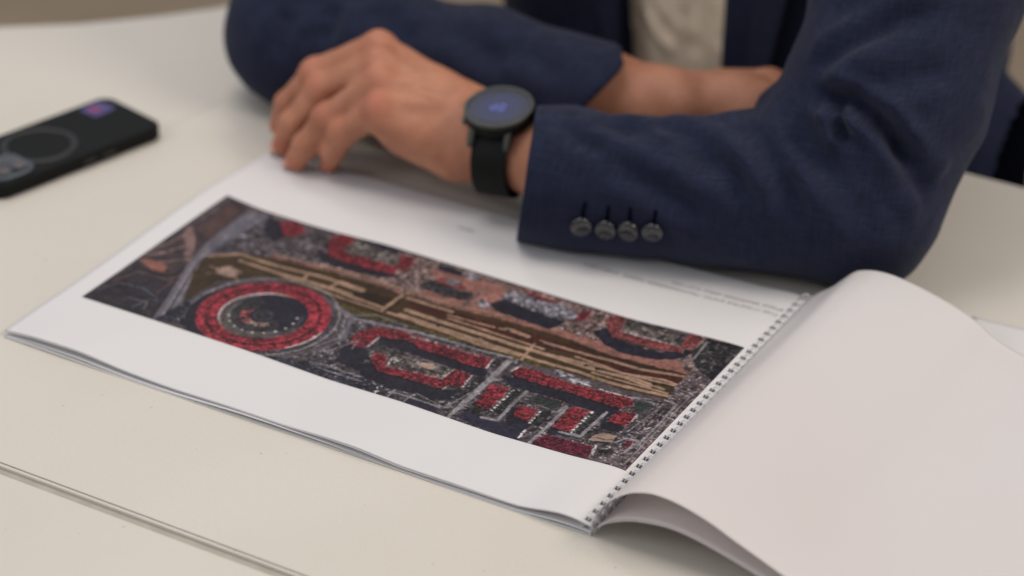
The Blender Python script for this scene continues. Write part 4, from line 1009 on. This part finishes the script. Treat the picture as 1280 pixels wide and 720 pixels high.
# lapels: two folded bands along the open front
def band(path,wid,th,tilt):
    V=[];F=[];n=len(path)
    for (x,y,z),w_,t_ in zip(path,wid,tilt):
        c=math.cos(t_);s_=math.sin(t_)
        for a,b in((0,0),(w_*c,-w_*s_*0.4),(w_*c,-w_*s_*0.4+th),(0,th)): V.append((x+a,y+b,z))
    for i in range(n-1):
        for k in range(4): F.append((i*4+k,i*4+(k+1)%4,(i+1)*4+(k+1)%4,(i+1)*4+k))
    F.append((0,1,2,3));F.append(tuple((n-1)*4+k for k in range(4)))
    return V,F
for sx in(-1,1):
    path=[(190+sx*(50+i*1.6),566+max(0,i-6)*3.0,-60+i*30) for i in range(14)]
    wd=[sx*(6+min(i,9)*5.2) for i in range(14)]
    V,F=band(path,wd,4,[0.5]*14); o=mesh_obj('lapel',V,F,M['suit'],jacket); bevel(o,1.2,2)
# cuff buttons and their buttonholes
def on_surface(sdf,p):
    q=np.array([p],float)
    for _ in range(25):
        g=sdf.grad(q); q=q-g*np.clip(sdf.pts(q),-5,5)[:,None]
    return q[0],sdf.grad(q)[0]
def on_cloth(p):
    d=np.linalg.norm(SLV-np.array(p,float),axis=1); i=np.argsort(d)[:10]; n=SLN[i].mean(0); n/=np.linalg.norm(n); q=SLV[i].mean(0); p=np.array(p,float)
    return p-n*((p-q)@n),n
def frame_from(n,up=(0,0,1)):
    n=np.array(n)/np.linalg.norm(n); x=np.cross(up,n); x/=np.linalg.norm(x); y=np.cross(n,x); return x,y,n
def lathe_local(prof,ns=28):
    V=[];F=[]
    for r,z in prof:
        for k in range(ns): a=2*math.pi*k/ns; V.append((r*math.cos(a),r*math.sin(a),z))
    for i in range(len(prof)-1):
        for k in range(ns): F.append((i*ns+k,i*ns+(k+1)%ns,(i+1)*ns+(k+1)%ns,(i+1)*ns+k))
    F.append(tuple(range(ns))[::-1]); F.append(tuple((len(prof)-1)*ns+k for k in range(ns)))
    return np.array(V),F
BTN=[(269.9, 256.0, 36.8), (285.8, 260.5, 35.7), (300.9, 264.0, 37.8), (315.5, 269.2, 40.1)]
bprof=[(0.1,0),(6.0,0),(6.9,0.6),(7.2,1.6),(6.9,2.8),(6.2,3.3),(5.3,3.1),(4.2,2.1),(2.8,1.6),(2.0,1.4),(0.1,1.3)]
for i,bp in enumerate(BTN):
    p,n=on_surface(sl,bp); p,n=on_cloth(p); x,y,n=frame_from(n+np.random.randn(3)*0.10)
    Vl,F=lathe_local(bprof); Vw=p+n*1.2+Vl[:,:1]*x+Vl[:,1:2]*y+Vl[:,2:]*n; mesh_obj('button',Vw,F,M['button'],jacket)
    hv=[];hf=[]
    for k,(a,c) in enumerate(((-1.1,-1.1),(1.1,-1.1),(1.1,1.1),(-1.1,1.1))):
        for s_ in range(6): t=2*math.pi*s_/6; hv.append(p+n*2.85+x*(a+0.55*math.cos(t))+y*(c+0.55*math.sin(t)))
        hf.append(tuple(k*6+s_ for s_ in range(6)))
    hole=None
    up=np.array([0.0,0.25,1.0]); up-=n*(up@n); up/=np.linalg.norm(up)
    path=[on_cloth(p+up*t_) for t_ in (6.5,10,13.5,17)]
    Vt,Ft=tube([a_+m_*0.25 for a_,m_ in path],1.15,7); mesh_obj('buttonhole',Vt,Ft,M['stitch'],jacket)
# shirt inside the jacket
ss=SDF(); ss.ell((190,700,60),(168,112,300),40); ss.ell((190,695,270),(180,100,105),50); ss.cone((190,690,330),(190,668,405),66,60,30); ss.cut((0,0,-300),(0,0,-1),3); ss.cut((190,650,402),(0,0.3,1),3)
V,F=ss.mesh(np.arange(0,380,4.),np.arange(570,830,4.),np.arange(-310,420,5.))
N=vertex_normals(V,F); V=V+N*(vnoise(V*np.array([1,1,0.35]),22,33)*3.5+vnoise(V*np.array([1,1,.4]),9,34)*0.2)[:,None]
V[:,1]-=np.clip(1-np.abs(V[:,0]-182)/75,0,1)*np.clip((640-V[:,1])/40,0,1)*8
FOLD_S=[([(145.5, 591.9, 45.0), (156.7, 590.6, 27.9), (170.3, 590.0, 11.0)], -6, 6), ([(176.0, 588.2, 49.9), (171.1, 589.1, 31.8), (185.7, 589.2, 15.0)], 5, 7), ([(190.8, 587.7, 56.7), (196.0, 588.3, 34.5), (204.7, 589.4, 16.0)], -5, 6)]
V=folds(V,N,FOLD_S)
shirt=mesh_obj('shirt',V,F,M['shirt'],person)
V,F=prism([(176,-3),(196,-3),(196,0),(176,0)],0,1)
# trousers
ts=SDF()
ts.ell((190,725,-215),(185,135,95),30)
for sx in(-1,1):
    ts.cone((190+sx*88,700,-190),(190+sx*98,415,-198),92,74,30); ts.cone((190+sx*98,415,-200),(190+sx*96,398,-660),72,56,20)
ts.cut((0,0,-655),(0,0,-1),3)
V,F=ts.mesh(np.arange(-30,410,8.),np.arange(310,880,8.),np.arange(-680,-80,8.)); V=V+vertex_normals(V,F)*(vnoise(V,50,41)*5)[:,None]; mesh_obj('trousers',V,F,M['trousers'],person)
# ------------------------------------------------------------------ wristwatch
watch=thing('wristwatch','round black smartwatch with a dark dial on the wrist of the folded arm','watch')
a_=(Lw-np.array([235,322,51.])); a_/=np.linalg.norm(a_)
wc=np.array([183,306,47.])
nn=np.array([-0.02,-0.20,1.0]); nn-=a_*(nn@a_)*0.6; nn/=np.linalg.norm(nn)
xx=a_-nn*(a_@nn); xx/=np.linalg.norm(xx); yy=np.cross(nn,xx)
fc=wc+nn*25.0
def wl(Vl): Vl=np.asarray(Vl,float); return fc+Vl[:,:1]*xx+Vl[:,1:2]*yy+Vl[:,2:]*nn
Vl,F=lathe_local([(0.1,-3),(18.5,-3),(21.8,0),(23.6,3),(24.0,7),(23.4,9.6),(22.0,10.6),(20.6,10.0),(0.1,10.0)],56); o=mesh_obj('case',wl(Vl),F,M['black_rubber'],watch)
Vl,F=disc_ring(0,0,20.6,23.9,8.6,11.8,72); o=mesh_obj('bezel',wl(Vl),F,M['steel_dark'],watch); bevel(o,0.8,3)
def m_dial():
    t=NT('watch_dial'); t.base((0.04,0.042,0.062),0.5,0,0.12)
    t.b.inputs['Emission Color'].default_value=(0.12,0.14,0.30,1); t.b.inputs['Emission Strength'].default_value=0.22; return t.m
def m_glow():
    t=NT('watch_display'); t.base((0.02,0.02,0.06),0.3); t.b.inputs['Emission Color'].default_value=(0.14,0.19,0.70,1); t.b.inputs['Emission Strength'].default_value=0.55; return t.m
M['dial']=m_dial(); M['glow']=m_glow()
Vl,F=lathe_local([(0.1,10.2),(20.9,10.2),(20.9,10.5),(0.1,10.55)],64); dial=mesh_obj('dial',wl(Vl),F,M['dial'],watch,False)
Vl,F=disc_ring(0,0,16.4,18.2,10.5,10.9,64); mesh_obj('minute_ring',wl(Vl),F,M['steel_dark'],dial,False)
def bar(x0,y0,x1,y1,w_,z0=10.6,z1=10.95):
    d=np.array([x1-x0,y1-y0],float);d/=np.linalg.norm(d);p=np.array([-d[1],d[0]])*w_/2
    pts=[(x0+p[0],y0+p[1]),(x0-p[0],y0-p[1]),(x1-p[0],y1-p[1]),(x1+p[0],y1+p[1])]; return prism(pts,z0,z1)
Vs=[];Fs=[]
for b in((-5,-5,-5,5,1.3),(-5,5,-1,5,1.3),(-1,5,-1,-5,1.3),(-5,-5,-1,-5,1.3),(3,-5,3,5,1.3),(3,5,7,5,1.3),(7,5,7,0,1.3),(3,0,7,0,1.3)):
    v,f=bar(*[q*0.72 for q in b]); n0=len(Vs); Vs+=v; Fs+=[tuple(i+n0 for i in ff) for ff in f]
mesh_obj('display_digits',wl(Vs),Fs,M['glow'],dial,False)
for k in range(12):
    a=2*math.pi*k/12; v,f=bar(19.3*math.cos(a),19.3*math.sin(a),20.6*math.cos(a),20.6*math.sin(a),0.9,10.5,10.9); mesh_obj('hour_mark',wl(v),f,M['steel'],dial,False)
Vl,F=lathe_local([(0.1,0),(2.6,0),(2.9,0.6),(2.9,2.6),(2.4,3.1),(0.1,3.1)],20)
for ang,zz in((0.5,4.6),(-0.35,4.6)):
    dx,dy=math.cos(ang),math.sin(ang); q=np.stack([dx*(22.8+Vl[:,2])-dy*Vl[:,0],dy*(22.8+Vl[:,2])+dx*Vl[:,0],zz+Vl[:,1]],1); mesh_obj('crown',wl(q),F,M['steel'],watch)
for sy_ in(-1,1):
    for sx_ in(-1,1):
        o=mesh_obj('lug',wl([(sx_*x,sy_*y,z) for x,y,z in [(10,18,-1),(15,18,-1),(15,27,-6),(11,27,-6),(10,18,7),(15,18,7),(15,26.5,-2),(11,26.5,-2)]]),[(0,1,2,3),(7,6,5,4),(0,4,5,1),(1,5,6,2),(2,6,7,3),(3,7,4,0)],M['steel_dark'],watch); bevel(o,1,2)
# strap: a flat band around the wrist
n=60;V=[];F=[]
for k in range(n):
    t=2*math.pi*k/n; ry,rz=29.0,27.8
    for off,th in((-12.5,0),(12.5,0),(12.5,3.0),(-12.5,3.0)):
        V.append(wc+xx*off*(1.0 if abs(math.sin(t))<2 else 1)+yy*((ry+th)*math.cos(t))+nn*((rz+th)*math.sin(t)-0.5))
for k in range(n):
    for j in range(4): F.append((k*4+j,k*4+(j+1)%4,((k+1)%n)*4+(j+1)%4,((k+1)%n)*4+j))
o=mesh_obj('strap',V,F,M['black_rubber'],watch); bevel(o,0.9,2)
print('polys',sum(len(o.data.polygons) for o in scene.objects if o.type=='MESH'))
